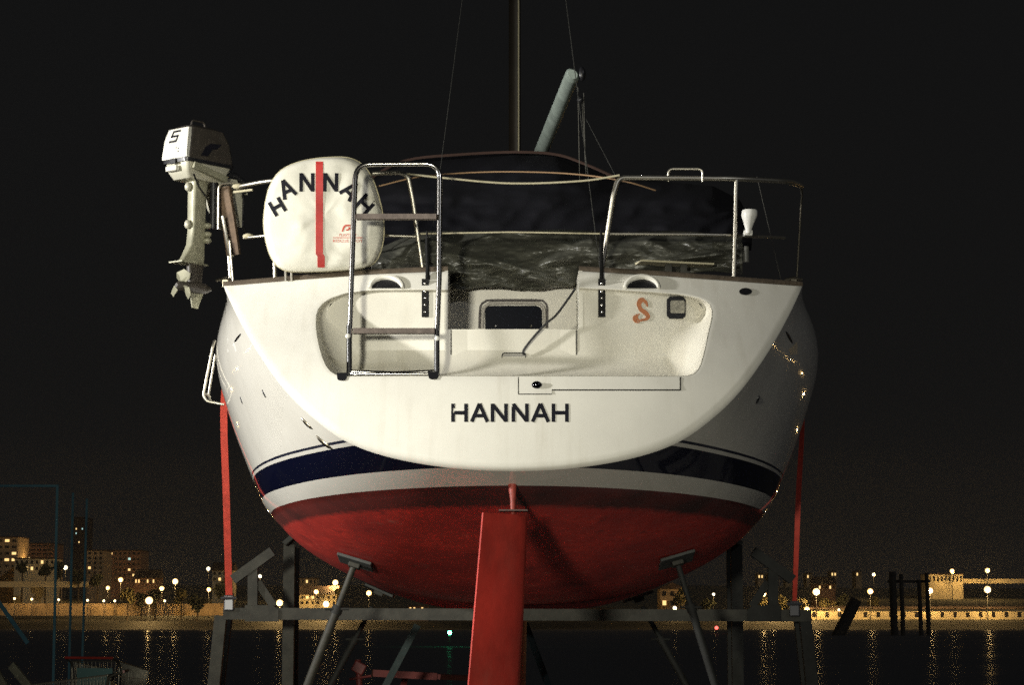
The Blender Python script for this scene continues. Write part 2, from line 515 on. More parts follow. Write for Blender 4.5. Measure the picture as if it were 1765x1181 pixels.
h = M('ADD', sp.outputs['Z'], M('MULTIPLY', M('SUBTRACT', sp.outputs['Y'], 12.0), 0.027))
nz = N('ShaderNodeTexNoise'); nz.inputs['Scale'].default_value = 2.4; nz.inputs['Detail'].default_value = 7; nz.inputs['Roughness'].default_value = 0.65
nt.links.new(g.outputs['Position'], nz.inputs['Vector'])
nf = N('ShaderNodeTexNoise'); nf.inputs['Scale'].default_value = 22; nf.inputs['Detail'].default_value = 5
nt.links.new(g.outputs['Position'], nf.inputs['Vector'])
Z_RED, Z_BAND, Z_BLUE0, Z_BLUE1, Z_PIN0, Z_PIN1 = 2.150, 2.062, 2.226, 2.345, 2.362, 2.374
redc = MIX(STEP(nz.outputs['Fac'], 0.36, 0.64), (0.22, 0.020, 0.018), (0.76, 0.055, 0.036))
redc = MIX(STEP(nf.outputs['Fac'], 0.3, 0.75), (0.40, 0.034, 0.026), redc)
nsc = N('ShaderNodeTexNoise'); nsc.inputs['Scale'].default_value = 5.5; nsc.inputs['Detail'].default_value = 9; nsc.inputs['Roughness'].default_value = 0.72
nt.links.new(g.outputs['Position'], nsc.inputs['Vector'])
redc = MIX(STEP(nsc.outputs['Fac'], 0.60, 0.76), redc, (0.42, 0.16, 0.12))
redc = MIX(STEP(nsc.outputs['Fac'], 0.40, 0.28), redc, (0.10, 0.018, 0.018))
bandc = MIX(STEP(nz.outputs['Fac'], 0.35, 0.62), (0.050, 0.016, 0.014), (0.14, 0.024, 0.020))  # darker mottled band at the top of the red, with uneven lower edge
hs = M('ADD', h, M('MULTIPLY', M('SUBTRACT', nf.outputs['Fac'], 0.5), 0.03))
c = MIX(STEP(hs, Z_BAND - 0.006, Z_BAND + 0.012), redc, bandc)
white = MIX(STEP(nz.outputs['Fac'], 0.3, 0.6), (0.70, 0.675, 0.60), (0.77, 0.745, 0.67))
c = MIX(STEP(h, Z_RED - .0005, Z_RED + .0005), c, white)
c = MIX(STEP(h, Z_BLUE0 - .0005, Z_BLUE0 + .0005), c, (0.004, 0.005, 0.018))
c = MIX(STEP(h, Z_BLUE1 - .0005, Z_BLUE1 + .0005), c, white)
c = MIX(STEP(h, Z_PIN0 - .0005, Z_PIN0 + .0005), c, (0.02, 0.022, 0.04))
c = MIX(STEP(h, Z_PIN1 - .0005, Z_PIN1 + .0005), c, white)
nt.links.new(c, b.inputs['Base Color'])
rr = N('ShaderNodeMapRange'); rr.inputs['From Min'].default_value = Z_RED - .03; rr.inputs['From Max'].default_value = Z_RED
rr.inputs['To Min'].default_value = 0.5; rr.inputs['To Max'].default_value = 0.055
nt.links.new(h, rr.inputs['Value']); nt.links.new(rr.outputs['Result'], b.inputs['Roughness'])
bp = N('ShaderNodeBump'); bp.inputs['Strength'].default_value = 0.16; bp.inputs['Distance'].default_value = 0.012
lowf = N('ShaderNodeTexNoise'); lowf.inputs['Scale'].default_value = 3.2
nt.links.new(g.outputs['Position'], lowf.inputs['Vector'])
nt.links.new(lowf.outputs['Fac'], bp.inputs['Height']); nt.links.new(bp.outputs['Normal'], b.inputs['Normal'])
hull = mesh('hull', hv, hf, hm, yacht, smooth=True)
HULL = bvh_of(hull)

# ---- transom: surface between the stern edge and the boarding recess
KT = 14
RO_A = [(772, 499), (700, 499), (640, 500), (596, 505)]
RO_B = [(596, 505), (566, 516), (548, 533), (544, 556), (547, 585), (555, 616), (565, 636), (578, 646), (600, 648.5), (700, 648.5), (884, 648.5)]
RO_C = [(884, 648.5), (1050, 648.5), (1176, 648.5), (1196, 644), (1206, 632), (1214, 605), (1221, 572), (1227, 545), (1224, 526), (1206, 514), (1170, 507)]
RO_D = [(1170, 507), (1120, 503), (1060, 499), (998, 496)]
def seg(pts, n, first_=False):
    q = resample(smooth2d(pts, 6), n)
    return [tuple(p) for p in q]
inner_px = seg(RO_A, KT)[:-1] + seg(RO_B, NH)[:-1] + seg(RO_C, NH)[:-1] + seg(RO_D, KT)
topL = [tuple(p) for p in resample([(772, 466), (640, 472), (500, 483), (MID - 499, 493)], KT)]
topR = [tuple(p) for p in resample([(MID + 499, 493), (1250, 483), (1130, 474), (998, 466)], KT)]
outer = [on_transom(*p) for p in topL[:-1]] + TL[:-1] + list(reversed(TR))[:-1] + [on_transom(*p) for p in topR]
# shift so the bottom segment shares counts
inner = [on_transom(*p) for p in inner_px]
assert len(inner) == len(outer), (len(inner), len(outer))
nO = len(outer)
iTL0, iTR1 = KT - 1, KT - 1 + 2 * NH - 2
def surf(p):
    return Vector((p.x, yt(p.x, p.z), p.z))
rows = []
# rounded stern edge: hull ring -> edge -> transom
r_c, r_b = [], []
for k in range(nO):
    if iTL0 <= k <= iTR1:
        j = k - iTL0
        i = j if j < NH else 2 * NH - 2 - j
        sgn = -1 if j < NH else 1
        r_c.append(Vector((XC + sgn * L[i, 0, 0], L[i, 0, 1], L[i, 0, 2])))
    else:
        r_c.append(outer[k] + Vector((0, 0.03, 0.0)))
d_in = [(inner[k] - outer[k]) for k in range(nO)]
for k in range(nO):
    dn = d_in[k].normalized()
    r_b.append(outer[k] + dn * 0.004 + (r_c[k] - outer[k]) * 0.35)
rows += [r_c, r_b, [surf(outer[k] + d_in[k].normalized() * 0.018) for k in range(nO)], [surf(outer[k] + d_in[k].normalized() * 0.045) for k in range(nO)]]
for t in (0.2, 0.35, 0.5, 0.65, 0.8, 0.92):
    rows.append([surf(outer[k] + d_in[k] * max(t, 0.05 / max(d_in[k].length, 0.06))) for k in range(nO)])
rows.append([surf(inner[k] - d_in[k].normalized() * 0.010) for k in range(nO)])
rows.append([inner[k] + Vector((0, 0.003, 0)) for k in range(nO)])
transom = MB().rings(rows, closed=False).build('transom', GEL, yacht, smooth=False)
for p in transom.data.polygons: p.use_smooth = True
TRANSOM = bvh_of(transom)

# ---- boarding recess: sides, floor and back wall
WALL0 = 12.43
def yw(x): return WALL0 + CURV * x * x
cx, cz = 0.0, 2.95
def inward(k):
    a, bb = inner[max(0, k - 1)], inner[min(nO - 1, k + 1)]
    t = Vector((bb.x - a.x, 0, bb.z - a.z)).normalized()
    n_ = Vector((-t.z, 0, t.x))
    if n_.dot(Vector((cx - inner[k].x, 0, cz - inner[k].z))) < 0: n_ = -n_
    return n_
inw = [inward(k) for k in range(nO)]
for _ in range(16):
    inw = [(inw[max(0, k - 1)] + inw[k] * 2 + inw[min(nO - 1, k + 1)]).normalized() for k in range(nO)]
def inw_raw_z(k): return -inw[k].z
def ins_amt(k):
    p = inner[k]
    top = max(0.0, min(1.0, (p.z - 2.95) / 0.22))
    bot = max(0.0, min(1.0, -inw_raw_z(k)))
    return (0.15 + 0.03 * bot) * (1 - top) + 0.012
rrows = [[inner[k] for k in range(nO)], [inner[k] + inw[k] * 0.003 + Vector((0, 0.010, 0)) for k in range(nO)]]
for a in np.linspace(0.06, 1.0, 14):
    ang = a * math.pi / 2
    gq, hq = math.sin(ang) ** 0.85, (1 - math.cos(ang)) ** 1.25
    row = []
    for k in range(nO):
        p = inner[k] + inw[k] * (ins_amt(k) * hq + 0.003)
        Yw = max(yw(p.x), inner[k].y + 0.012)
        row.append(Vector((p.x, inner[k].y + (Yw - inner[k].y) * gq, p.z)))
    rrows.append(row)
rec = MB().rings(rrows, closed=False)
last = rrows[-1]
zpas = P(880, 567.5, WALL0).z
xl, xr = last[0].x, last[-1].x
# back wall grid columns between the inner ring bottom/left/right and its top
def wall_span(x):
    zs = []
    for k in range(nO - 1):
        a, bb = last[k], last[k + 1]
        if (a.x - x) * (bb.x - x) <= 0 and abs(a.x - bb.x) > 1e-9:
            zs.append(a.z + (bb.z - a.z) * (x - a.x) / (bb.x - a.x))
    return min(zs), max(zs)
xmin, xmax = min(p.x for p in last), max(p.x for p in last)
kL, kR = min(range(nO), key=lambda k: last[k].x), max(range(nO), key=lambda k: last[k].x)
def wall_top(x):
    if x <= xmin: return last[kL].z
    if x >= xmax: return last[kR].z
    return wall_span(x)[1]
zlow = min(p.z for p in last) - .03
cols = [x for x in np.linspace(xmin - .03, xl, 24)] + [x for x in np.linspace(xl + .0005, xr - .0005, 14)] + [x for x in np.linspace(xr, xmax + .03, 24)]
wv, wf = [], []
for x in cols:
    hi_ = zpas if xl < x < xr else wall_top(x)
    for t in np.linspace(0, 1, 8): wv.append((x, yw(x) + 0.0005, zlow + (hi_ - zlow) * t))
for i in range(len(cols) - 1):
    for t in range(7): wf.append([i * 8 + t, (i + 1) * 8 + t, (i + 1) * 8 + t + 1, i * 8 + t + 1])
rec.add(wv, wf)
bkx = np.linspace(xmin - .12, xmax + .12, 30)
rec.add([(x, yw(x) + .035, z) for x in bkx for z in (zlow - .05, min(3.17, zpas if xl - .02 < x < xr + .02 else 3.17))], [[2 * i, 2 * i + 2, 2 * i + 3, 2 * i + 1] for i in range(29)])
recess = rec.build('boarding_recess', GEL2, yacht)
for p in recess.data.polygons: p.use_smooth = True
RECESS = bvh_of(recess)

# ---- walk-through cheeks, floor, bulkhead and deck
zdk = on_transom(772, 466).z
pas = MB()
for px, x in ((772, on_transom(772, 480).x), (998, on_transom(998, 480).x)):
    sgn = -1 if x < 0 else 1
    y_top = yt(x, zdk) + 0.01
    prof = [(yw(x), zpas), (yw(x), last[0].z), (y_top, zdk), (13.4, zdk + 0.01), (13.4, zpas)]
    pas.prism([(x, y, z) for y, z in prof], (sgn * 0.02, 0, 0))
pas.box(((xl + xr) / 2, 12.93, zpas - 0.012), (xr - xl - 0.002, 0.96, 0.02))
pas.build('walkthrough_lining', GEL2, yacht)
bulk = MB().box((0, 13.035, 3.10), (1.5, 0.05, 0.52)).build('cockpit_bulkhead', mat('gelcoat_grey', (0.66, 0.63, 0.56), 0.3, var=0.12, vscale=6), yacht)
dk = MB()
dv, df = [], []
for s in range(NS):
    xs_, y_, z_ = L[0, s]
    for q in (-1, -0.75, -0.5):
        dv.append((XC + q * xs_, y_, z_ + 0.02 * (1 - abs(q))))
    for q in (0.5, 0.75, 1): dv.append((XC + q * xs_, y_, z_ + 0.02 * (1 - abs(q))))
for s in range(NS - 1):
    for q in range(5):
        if q == 2 and L[0, s, 1] < 13.42: continue
        df.append([s * 6 + q, s * 6 + q + 1, (s + 1) * 6 + q + 1, (s + 1) * 6 + q])
dk.add(dv, df)
# aft deck panels between stern top edge and the first deck station
for pxs in (topL, topR):
    aft = [on_transom(*p) + Vector((0, 0.03, 0)) for p in pxs]
    fw = [Vector((p.x, 13.45, zdk + 0.03)) if abs(p.x) < 0.95 else Vector((p.x, max(12.75, aft[i].y + .06), p.z + .01)) for i, p in enumerate(aft)]
    dk.rings([aft, fw], closed=False)
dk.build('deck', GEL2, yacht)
# coachroof under the covers
cr = []
for y, hw, zz in ((15.6, 0.95, 3.45), (15.7, 0.93, 3.72), (17.0, 0.9, 3.86), (18.6, 0.72, 3.86), (19.4, 0.5, 3.68)):
    cr.append([Vector((hw * math.sin(a), y, zz - 0.10 * (1 - math.cos(a * 0.9)) if i not in (0, 12) else 3.4)) for i, a in enumerate(np.linspace(-math.pi / 2, math.pi / 2, 13))])
MB().rings(cr, closed=False).build('coachroof', GEL2, yacht, smooth=True)
# toe rails along the stern top edge
for pxs in (topL, topR):
    pts = [on_transom(*p) + Vector((0, 0.022, 0.012)) for p in pxs]
    MB().tube(pts, 0.017, 8, sy=0.9).build('toe_rail', TEAK, yacht, smooth=True)
for sgn in (-1, 1):
    pts = [Vector((XC + sgn * (L[0, s, 0] - 0.01), L[0, s, 1] + 0.03, L[0, s, 2] + 0.012)) for s in range(0, NS, 2)]
    MB().tube(pts, 0.015, 6).build('side_rail', TEAK, yacht, smooth=True)

# ---- surface lettering / decals placed on a surface
def stroke_quad(a, b_, wd, n=6):
    a, b_ = Vector((*a, 0)), Vector((*b_, 0))
    t = (b_ - a).normalized(); nn = Vector((-t.y, t.x, 0)) * wd / 2
    return [[(a + (b_ - a) * (i / n) - nn), (a + (b_ - a) * (i / n) + nn)] for i in range(n + 1)]
def decal(strokes, mapper, thick=0.0025):
    """strokes: list of ladders of pixel pairs; lifted off the surface"""
    m = MB()
    for st in strokes:
        rows_ = [[mapper(p.x, p.y, thick) for p in pr] for pr in st]
        back = [[mapper(p.x, p.y, -0.002) for p in pr] for pr in st]
        if any(q is None for r in rows_ + back for q in r): continue
        ring = [[rows_[i][0], rows_[i][1], back[i][1], back[i][0]] for i in range(len(rows_))]
        m.rings(ring, closed=True, cap0=True, cap1=True)
    return m
def tm(px, py, lift): 
    return hit(TRANSOM, px, py, lift)
LET = {  # strokes in a unit box, y down; (x0,y0,x1,y1)
    'H': [((.1, 0), (.1, 1)), ((.9, 0), (.9, 1)), ((.18, .5), (.82, .5))],
    'A': [((.5, -.0), (.06, 1)), ((.5, 0), (.94, 1)), ((.24, .66), (.76, .66))],
    'N': [((.1, 0), (.1, 1)), ((.9, 0), (.9, 1)), ((.12, .06), (.88, .94))]}
y0, y1 = 696.0, 727.5
xs0 = [(778, 806), (811, 842), (846, 875), (882, 911), (916, 947), (951, 980)]
for (a, b_), ch in zip(xs0, 'HANNAH'):
    st = []
    for q, (p, r) in enumerate(LET[ch]):
        wd = 6.4
        p2, r2 = (a + (b_ - a) * p[0], y0 + (y1 - y0) * p[1]), (a + (b_ - a) * r[0], y0 + (y1 - y0) * r[1])
        if ch == 'H' and a == 778 and q == 0:      # first H is peeling: its stem is broken
            st.append(stroke_quad(p2, (p2[0], 704), 6.4)); st.append(stroke_quad((p2[0] - 1.5, 703), (p2[0] - 1.5, 712), 3.2)); st.append(stroke_quad((p2[0], 711.5), r2, 6.4))
            continue
        if ch == 'N' and a == 882 and q == 0:
            st.append(stroke_quad((p2[0], 701), r2, 6.4)); st.append(stroke_quad((p2[0], 696), (p2[0] + 1, 699), 6.4)); continue
        st.append(stroke_quad(p2, r2, wd))
    decal(st, tm).build('name_letter', VINYL, transom)

# ---- locker lid, lock and seams on the transom
def seam(pts, mapper, wd, parent, mt=SEAM, name='seam'):
    st = []
    for i in range(len(pts) - 1):
        st.append(stroke_quad(pts[i], pts[i + 1], wd, 8))
    return decal(st, mapper, 0.0018).build(name, mt, parent)
lid_pts = [(895, 651), (1171.5, 651), (1171.5, 671.5), (952, 672.5), (950, 679), (895, 679)]
lm = MB()
grid_px = []
for (ax, ay, bx, by) in ((895, 650.5, 951, 679), (951, 650.5, 1171, 671.5)):
    rows_ = []
    for x in np.linspace(ax, bx, 16):
        rows_.append([hit(TRANSOM, x, ay, 0.0), hit(TRANSOM, x, by, 0.0)])
    ring = []
    for a, bq in rows_:
        o_ = Vector((0, -0.006, 0)); bk = Vector((0, 0.002, 0))
        ring.append([a + o_, bq + o_, bq + bk, a + bk])
    lm.rings(ring, closed=True, cap0=True, cap1=True)
lid = lm.build('locker_lid', GEL, transom)
seam([(893.5, 650), (893.5, 679.5), (951, 679.5)], tm, 1.7, lid)
seam([(951, 672.6), (1173, 672.6), (1173, 650)], tm, 2.0, lid)
pk = hit(TRANSOM, 925, 664, 0)
kn = MB().sphere(pk + Vector((0, -0.012, 0)), 0.026, 14, 10, (1, 0.5, 0.75))
kn.build('lid_lock', mat('dark_chrome', (0.05, 0.05, 0.06), 0.12, 1.0), lid, smooth=True)
# oval fuel cap hole at the starboard quarter
ov = [on_transom(1285 + 11 * math.cos(a), 503 + 6 * math.sin(a)) + Vector((0, -.004, .002)) for a in np.linspace(0, 2 * math.pi, 24, endpoint=False)]
MB().prism(ov, (0, 0.012, -.004)).build('exhaust_outlet', BLACK, transom)

# ---- things on the recess wall
def rm(px, py, lift): return hit(RECESS, px, py, lift)
def wallp(px, py, lift=0.0):
    p = P(px, py, WALL0)
    p = P(px, py, yw(p.x))
    return p + Vector((0, -lift, 0))
# the seams of the centre locker door
def wm_(px, py, lift): return wallp(px, py, max(lift, 0.0) + 0.001) if lift > 0 else wallp(px, py, 0.0002)
door = MB().prism([wallp(779.5, 569, .004), wallp(992, 569, .004), wallp(992, 618.5, .004), wallp(779.5, 618.5, .004)], (0, 0.006, 0)).build('locker_door', GEL2, recess)
seam([(777.5, 569), (777.5, 616), (781, 621), (989, 620.5), (994, 616), (994, 569)], wm_, 2.0, door)
hnd = filleted([wallp(865, 620, .006), wallp(866, 609, .006), wallp(906, 609, .006), wallp(906, 620, .006)], .012)
MB().tube(hnd, 0.0032, 6).build('handle_rim', BLACK, door, smooth=True)
MB().prism([wallp(867, 619.5, .006), wallp(868, 611, .006), wallp(904, 611, .006), wallp(904, 619.5, .006)], (0, 0.004, 0)).build('handle', mat('grey_plastic', (0.22, 0.21, 0.19), .5), door)
# backstay chainplates
for px in (733, 1037):
    m = MB()
    m.prism([wallp(px - 6, 481, .010), wallp(px + 6, 481, .010), wallp(px + 6, 547, .010), wallp(px - 6, 547, .010)], (0, 0.012, 0))
    cp = m.build('chainplate', mat('black_metal', (0.010, 0.010, 0.010), .7, spec=.15), recess)
    for py in (489, 503, 514, 526, 538):
        MB().sphere(wallp(px, py, .011), 0.0085, 10, 6, (1, .5, 1)).build('bolt', STEELD, cp, smooth=True)
# half-round deck vents at the top of the recess
for px, w_ in ((666, 28), (1106, 29)):
    v_ = empty('deck_vent', on_transom(px, 492)); v_.parent = yacht; v_.matrix_parent_inverse = yacht.matrix_world.inverted()
    arc = [on_transom(px - w_ * math.cos(a), 497 - 19 * math.sin(a)) + Vector((0, -0.012, 0)) for a in np.linspace(0, math.pi, 18)]
    MB().tube(arc, [0.009 + 0.008 * math.sin(a) for a in np.linspace(0, math.pi, 18)], 8).build('hood', GEL, v_, smooth=True)
    fill = [on_transom(px - (w_ - 3) * math.cos(a), 497 - 17 * math.sin(a)) + Vector((0, -0.006, 0)) for a in np.linspace(0, math.pi, 18)]
    MB().prism(fill, (0, 0.01, 0)).build('opening', BLACK, v_)
# stern light with chrome face in a black housing
sl = empty('stern_light', wallp(1166, 531)); sl.parent = yacht; sl.matrix_parent_inverse = yacht.matrix_world.inverted()
oct_ = lambda x0, y0_, x1, y1_, c_: [(x0 + c_, y0_), (x1 - c_, y0_), (x1, y0_ + c_), (x1, y1_ - c_), (x1 - c_, y1_), (x0 + c_, y1_), (x0, y1_ - c_), (x0, y0_ + c_)]
MB().prism([wallp(x, y, .022) for x, y in oct_(1149, 512, 1181, 550, 5)], (0, 0.02, 0)).build('housing', BLACK, sl)
MB().prism([wallp(x, y, .026) for x, y in oct_(1155, 519, 1179.5, 541, 2)], (0, 0.01, 0)).build('lens', mat('ribbed_lens', (0.55, 0.52, 0.42), .22, .5, var=.4, vscale=40), sl)
# orange-brown seahorse emblem
em = mat('copper_decal', (0.36, 0.13, 0.05), .5)
def ribbon(pts, ws, mapper):
    q = spline([Vector((x, y, 0)) for x, y in pts], 6)
    wv_ = np.interp(np.linspace(0, 1, len(q)), np.linspace(0, 1, len(ws)), ws)
    out = []
    for i, p in enumerate(q):
        t = (q[min(i + 1, len(q) - 1)] - q[max(i - 1, 0)]).normalized(); nn = Vector((-t.y, t.x, 0)) * wv_[i] / 2
        out.append([p - nn, p + nn])
    return out
sea = [ribbon([(1116, 529), (1113, 521), (1107, 518), (1102, 524), (1104, 533), (1112, 539), (1117, 546), (1112, 551), (1104, 551)], [2.5, 5.5, 6, 6.5, 7, 8, 7, 4.5, 2], wm_),
       ribbon([(1103, 541), (1099, 544), (1098, 549), (1103, 553), (1111, 552)], [1, 3.2, 4, 3, 1], wm_),
       ribbon([(1098, 541), (1094.5, 546), (1096, 553), (1103, 556)], [.8, 3, 3, .8], wm_),
       ribbon([(1093.5, 543), (1091.5, 549), (1095, 555), (1101, 557.5)], [.8, 2.4, 2.4, .8], wm_),
       ribbon([(1111, 514), (1104, 514.5), (1100, 519), (1098.5, 526), (1101, 532)], [.8, 2.2, 2.6, 2.2, .8], wm_)]
decal(sea, wm_).build('seahorse_emblem', em, recess)

# ---- bulkhead hatch seen through the walk-through
def bk(px, py, lift=0.0): return P(px, py, 13.008 - lift)
hr = [(826, 566), (828, 530), (836, 520), (850, 517.5), (925, 517.5), (938, 521), (943, 532), (943, 566)]
ho = empty('cockpit_hatch', bk(884, 545)); ho.parent = yacht; ho.matrix_parent_inverse = yacht.matrix_world.inverted()
MB().tube(spline([bk(x, y, .004) for x, y in hr], 4), 0.006, 8).build('frame_rim', mat('grey_gasket', (0.10, 0.09, 0.09), .5), ho, smooth=True)
MB().tube(spline([bk(x + (5 if x < 884 else -5), y + (5 if y < 560 else 0), .006) for x, y in hr], 4), 0.010, 8).build('frame', mat('grey_frame', (0.40, 0.375, 0.34), .4), ho, smooth=True)
MB().prism([bk(x, y, .008) for x, y in ((836, 568), (836, 534), (841, 528), (848, 527), (925, 527), (931, 530), (934, 536), (934, 568))], (0, .006, 0)).build('pane', DARKGL, ho)
for px in (854, 915):
    MB().sphere(bk(px, 562, .012), .008, 8, 6).build('catch', STEELD, ho, smooth=True)

# ---- stern pulpit rails (pushpit)
def rail(name, pts, Y, r=0.0125, fil=0.10, parent=yacht, mt=STEEL, seg_=10):
    q = [P(x, y, (Y[i] if isinstance(Y, (list, tuple)) else Y)) for i, (x, y) in enumerate(pts)]
    return MB().tube(filleted(q, fil), r, seg_).build(name, mt, parent, smooth=True)
pr = empty('starboard_stern_rail', P(1038, 467, 12.65)); pr.parent = yacht; pr.matrix_parent_inverse = yacht.matrix_world.inverted()
rail('top_rail', [(1037, 469), (1045, 415), (1058, 331), (1066, 306), (1270, 308), (1362, 313), (1381, 321)], [12.62, 12.62, 12.62, 12.64, 12.75, 12.95, 13.3], 0.0145, .11, pr)
rail('end_leg', [(1380, 321), (1383, 335), (1381, 350), (1373, 488)], [13.3, 13.4, 13.5, 13.5], .006, .05, pr, mat('shaded_steel', (.10, .09, .07), .55, .8))  # shade of the end facing away from light put into the colour
rail('middle_rail', [(1044, 403), (1190, 404), (1270, 406), (1352, 410)], [12.63, 12.68, 12.76, 13.1], .009, .1, pr)
rail('stanchion', [(1269, 309), (1265, 478)], [12.76, 12.72], .0125, .1, pr)
rail('handle', [(1152, 313), (1152, 291), (1211, 291), (1211, 313)], 12.7, .0075, .03, pr)
pl = empty('port_stern_rail', P(728, 465, 12.65)); pl.parent = yacht; pl.matrix_parent_inverse = yacht.matrix_world.inverted()
rail('top_rail', [(729, 468), (722, 420), (712, 345), (703, 303), (690, 297), (640, 299), (460, 312), (408, 322), (396, 340), (392, 400), (398, 487)], [12.62, 12.62, 12.62, 12.62, 12.64, 12.68, 12.80, 12.95, 13.25, 13.4, 13.4], .0125, .07, pl)
rail('middle_rail', [(722, 408), (640, 405), (460, 406), (420, 410)], [12.66, 12.72, 12.82, 12.95], .009, .1, pl)
rail('stanchion', [(470, 312), (474, 478)], [12.80, 12.76], .012, .1, pl)
MB().sphere(P(410, 321, 12.95), .022, 10, 8, (1.5, 1, .8)).build('lashing', ROPE, pl, smooth=True)
MB().sphere(P(428, 407, 12.93), .02, 10, 8, (1.6, 1, .8)).build('lashing', ROPE, pl, smooth=True)
# gate bar and the ropes slung between the two rails
rail('gate_wire', [(724, 403), (880, 400), (1042, 403)], 12.64, .0045, .05, yacht, ROPE, 6)
rp = MB().tube(spline([P(700, 299, 12.62), P(760, 306, 12.63), P(880, 316, 12.65), P(1000, 312, 12.63), P(1068, 302, 12.62)], 10), .0058, 6).build('slack_rope', ROPE, None, smooth=True)
tag(rp, 'cream rope sagging between the two stern rails above the tarpaulin', 'rope')
rp2 = MB().tube(spline([P(648, 322, 12.68), P(720, 305, 12.7), P(800, 298, 12.78), P(890, 296, 12.8), P(990, 300, 12.78), P(1075, 312, 12.72), P(1130, 328, 12.8)], 10), .0042, 6).build('arched_line', mat('tan_cord', (.35, .22, .12), .8), None, smooth=True)
tag(rp2, 'thin tan cord arching just above the cream rope between the rails', 'rope')

# ---- boarding ladder, folded up against the rail
ldp = empty('boarding_ladder', P(675, 655, 11.93)); ldp.parent = yacht; ldp.matrix_parent_inverse = yacht.matrix_world.inverted()
YL0, YL1 = 12.14, 12.24
def yl(py): return YL0 + (YL1 - YL0) * (660 - py) / 380
def lp(px, py): return P(px, py, yl(py))
MB().tube(filleted([lp(603, 580), lp(606, 480), lp(613, 283), lp(758, 282), lp(757, 480), lp(753, 582)], .085, 8), .0145, 12).build('upper_frame', STEELD, ldp, smooth=True)
MB().tube(filleted([lp(602, 580), lp(602, 645), lp(753, 645), lp(753, 582)], .02, 4), .0145, 12).build('lower_frame', STEELD, ldp, smooth=True)
MB().tube([lp(602, 655), lp(602, 560)], .0150, 12).build('hinge_sleeve', BLACK, ldp, smooth=True)
MB().tube([lp(753, 655), lp(753, 565)], .0150, 12).build('hinge_sleeve', BLACK, ldp, smooth=True)
for ya, xa, xb in ((374, 615, 752), (571, 609, 749)):
    a, bb = lp(xa, ya), lp(xb, ya)
    MB().beam(a, bb, .028, .05, (0, 1, 0)).build('rung', RUNG, ldp)
MB().tube([lp(606, 641), lp(680, 644), lp(750, 641)], .013, 10).build('foot_bar', STEELD, ldp, smooth=True)
for px, py in ((600, 580), (753.5, 584)):
    MB().sphere(lp(px, py) + Vector((0, -.016, 0)), .014, 10, 8, (1, .6, 1)).build('pivot_bolt', WHITEP, ldp, smooth=True)
for px in (593, 749):  # shaded notches in the platform edge, built as raised black blocks
    ft = filleted([lp(px - 9, 648), lp(px - 7, 662), lp(px + 8, 662), lp(px + 10, 648)], .015, 4)
    ft = [Vector((p.x, yt(p.x, p.z) - .008, p.z)) for p in ft]
    MB().prism(ft, (0, .05, 0)).build('dark_notch', BLACK, ldp)

# ---- skin fittings and painted reflections on the topsides
def fitting(name, a, bb, wd, mt, thick=.010):
    p, q = hit(HULL, *a, .002), hit(HULL, *bb, .002)
    if p is None or q is None: return
    n_ = 7
    pts = [p + (q - p) * (i / (n_ - 1)) for i in range(n_)]
    rs = [wd * math.sqrt(max(.05, 1 - (2 * i / (n_ - 1) - 1) ** 2)) for i in range(n_)]
    return MB().tube(pts, rs, 10).build(name, mt, hull, smooth=True)
chr_ = mat('worn_chrome', (.42, .38, .30), .25, 1., var=.6, vscale=60)
fitting('vent_grille', (519, 719), (539, 740), .013, chr_)
fitting('vent_grille', (545, 751), (574, 775), .015, chr_)
fitting('drain_hole', (452, 672), (459, 686), .007, BLACK)
fitting('drain_hole', (414, 684), (419, 697), .006, BLACK)
fitting('drain_hole', (1308, 682), (1303, 696), .010, BLACK)
fitting('fairlead', (404, 590), (416, 575), .007, BLACK)
fitting('fairlead', (1354, 571), (1366, 592), .008, BLACK)
for poly in ([(392, 583), (404, 592), (408, 606), (392, 607)],):  # white reflection in the glossy topside, built as a pale patch
    q = [hit(HULL, x, y, .004) for x, y in poly]
    if all(p is not None for p in q): MB().prism(q, (0, .012, 0)).build('painted_reflection', WHITEP, hull)
q = [hit(HULL, x, y, .004) for x, y in ((1374, 589), (1375, 611), (1363, 612), (1359, 603))]  # starboard reflection, likewise a pale patch on the hull
if all(p is not None for p in q): MB().prism(q, (0, .012, 0)).build('painted_reflection', mat('ivory_reflection', (.6, .56, .45), .4), hull)

# ---- rudder, turned to port, with its stock and bearing
RX, RY = P(905, 880, 12.0).x, 12.0
rud = empty('rudder', (RX, RY, 2.0)); rud.parent = yacht; rud.matrix_parent_inverse = yacht.matrix_world.inverted()
def rudder_sec(z, lead, trail_pt, thick):
    """foil section between leading edge and trailing edge points"""
    out = []
    a, bb = Vector((*lead, z)), Vector((*trail_pt, z))
    t = (bb - a); c_ = t.length; t.normalize(); nn = Vector((-t.y, t.x, 0))
    u = [0, .02, .07, .15, .3, .5, .7, .88, 1.0]
    f_ = [0, .28, .55, .82, 1, .92, .66, .32, .10]
    for i in range(len(u)): out.append(a + t * (c_ * u[i]) + nn * (thick * f_[i] / 2))
    for i in range(len(u) - 1, 0, -1): out.append(a + t * (c_ * u[i]) - nn * (thick * f_[i] / 2))
    return out
secs_r = []
for py_t, xl_, xr_ in ((884, 832, 911), (960, 825.5, 909), (1060, 817, 905), (1181, 807, 898), (1420, 800, 884), (1450, 812, 880)):
    tr = P(xl_, py_t, 11.66); z = tr.z
    yl_ = 12.12
    pld = P(xr_, HORIZON - (z - CAM.z) * F / yl_, yl_)
    secs_r.append(rudder_sec(max(z, 0.32), (pld.x - .012, yl_), (tr.x, 11.66), .075))
MB().rings(secs_r, closed=True, cap0=True, cap1=True).build('rudder_blade', RED, rud, smooth=True)
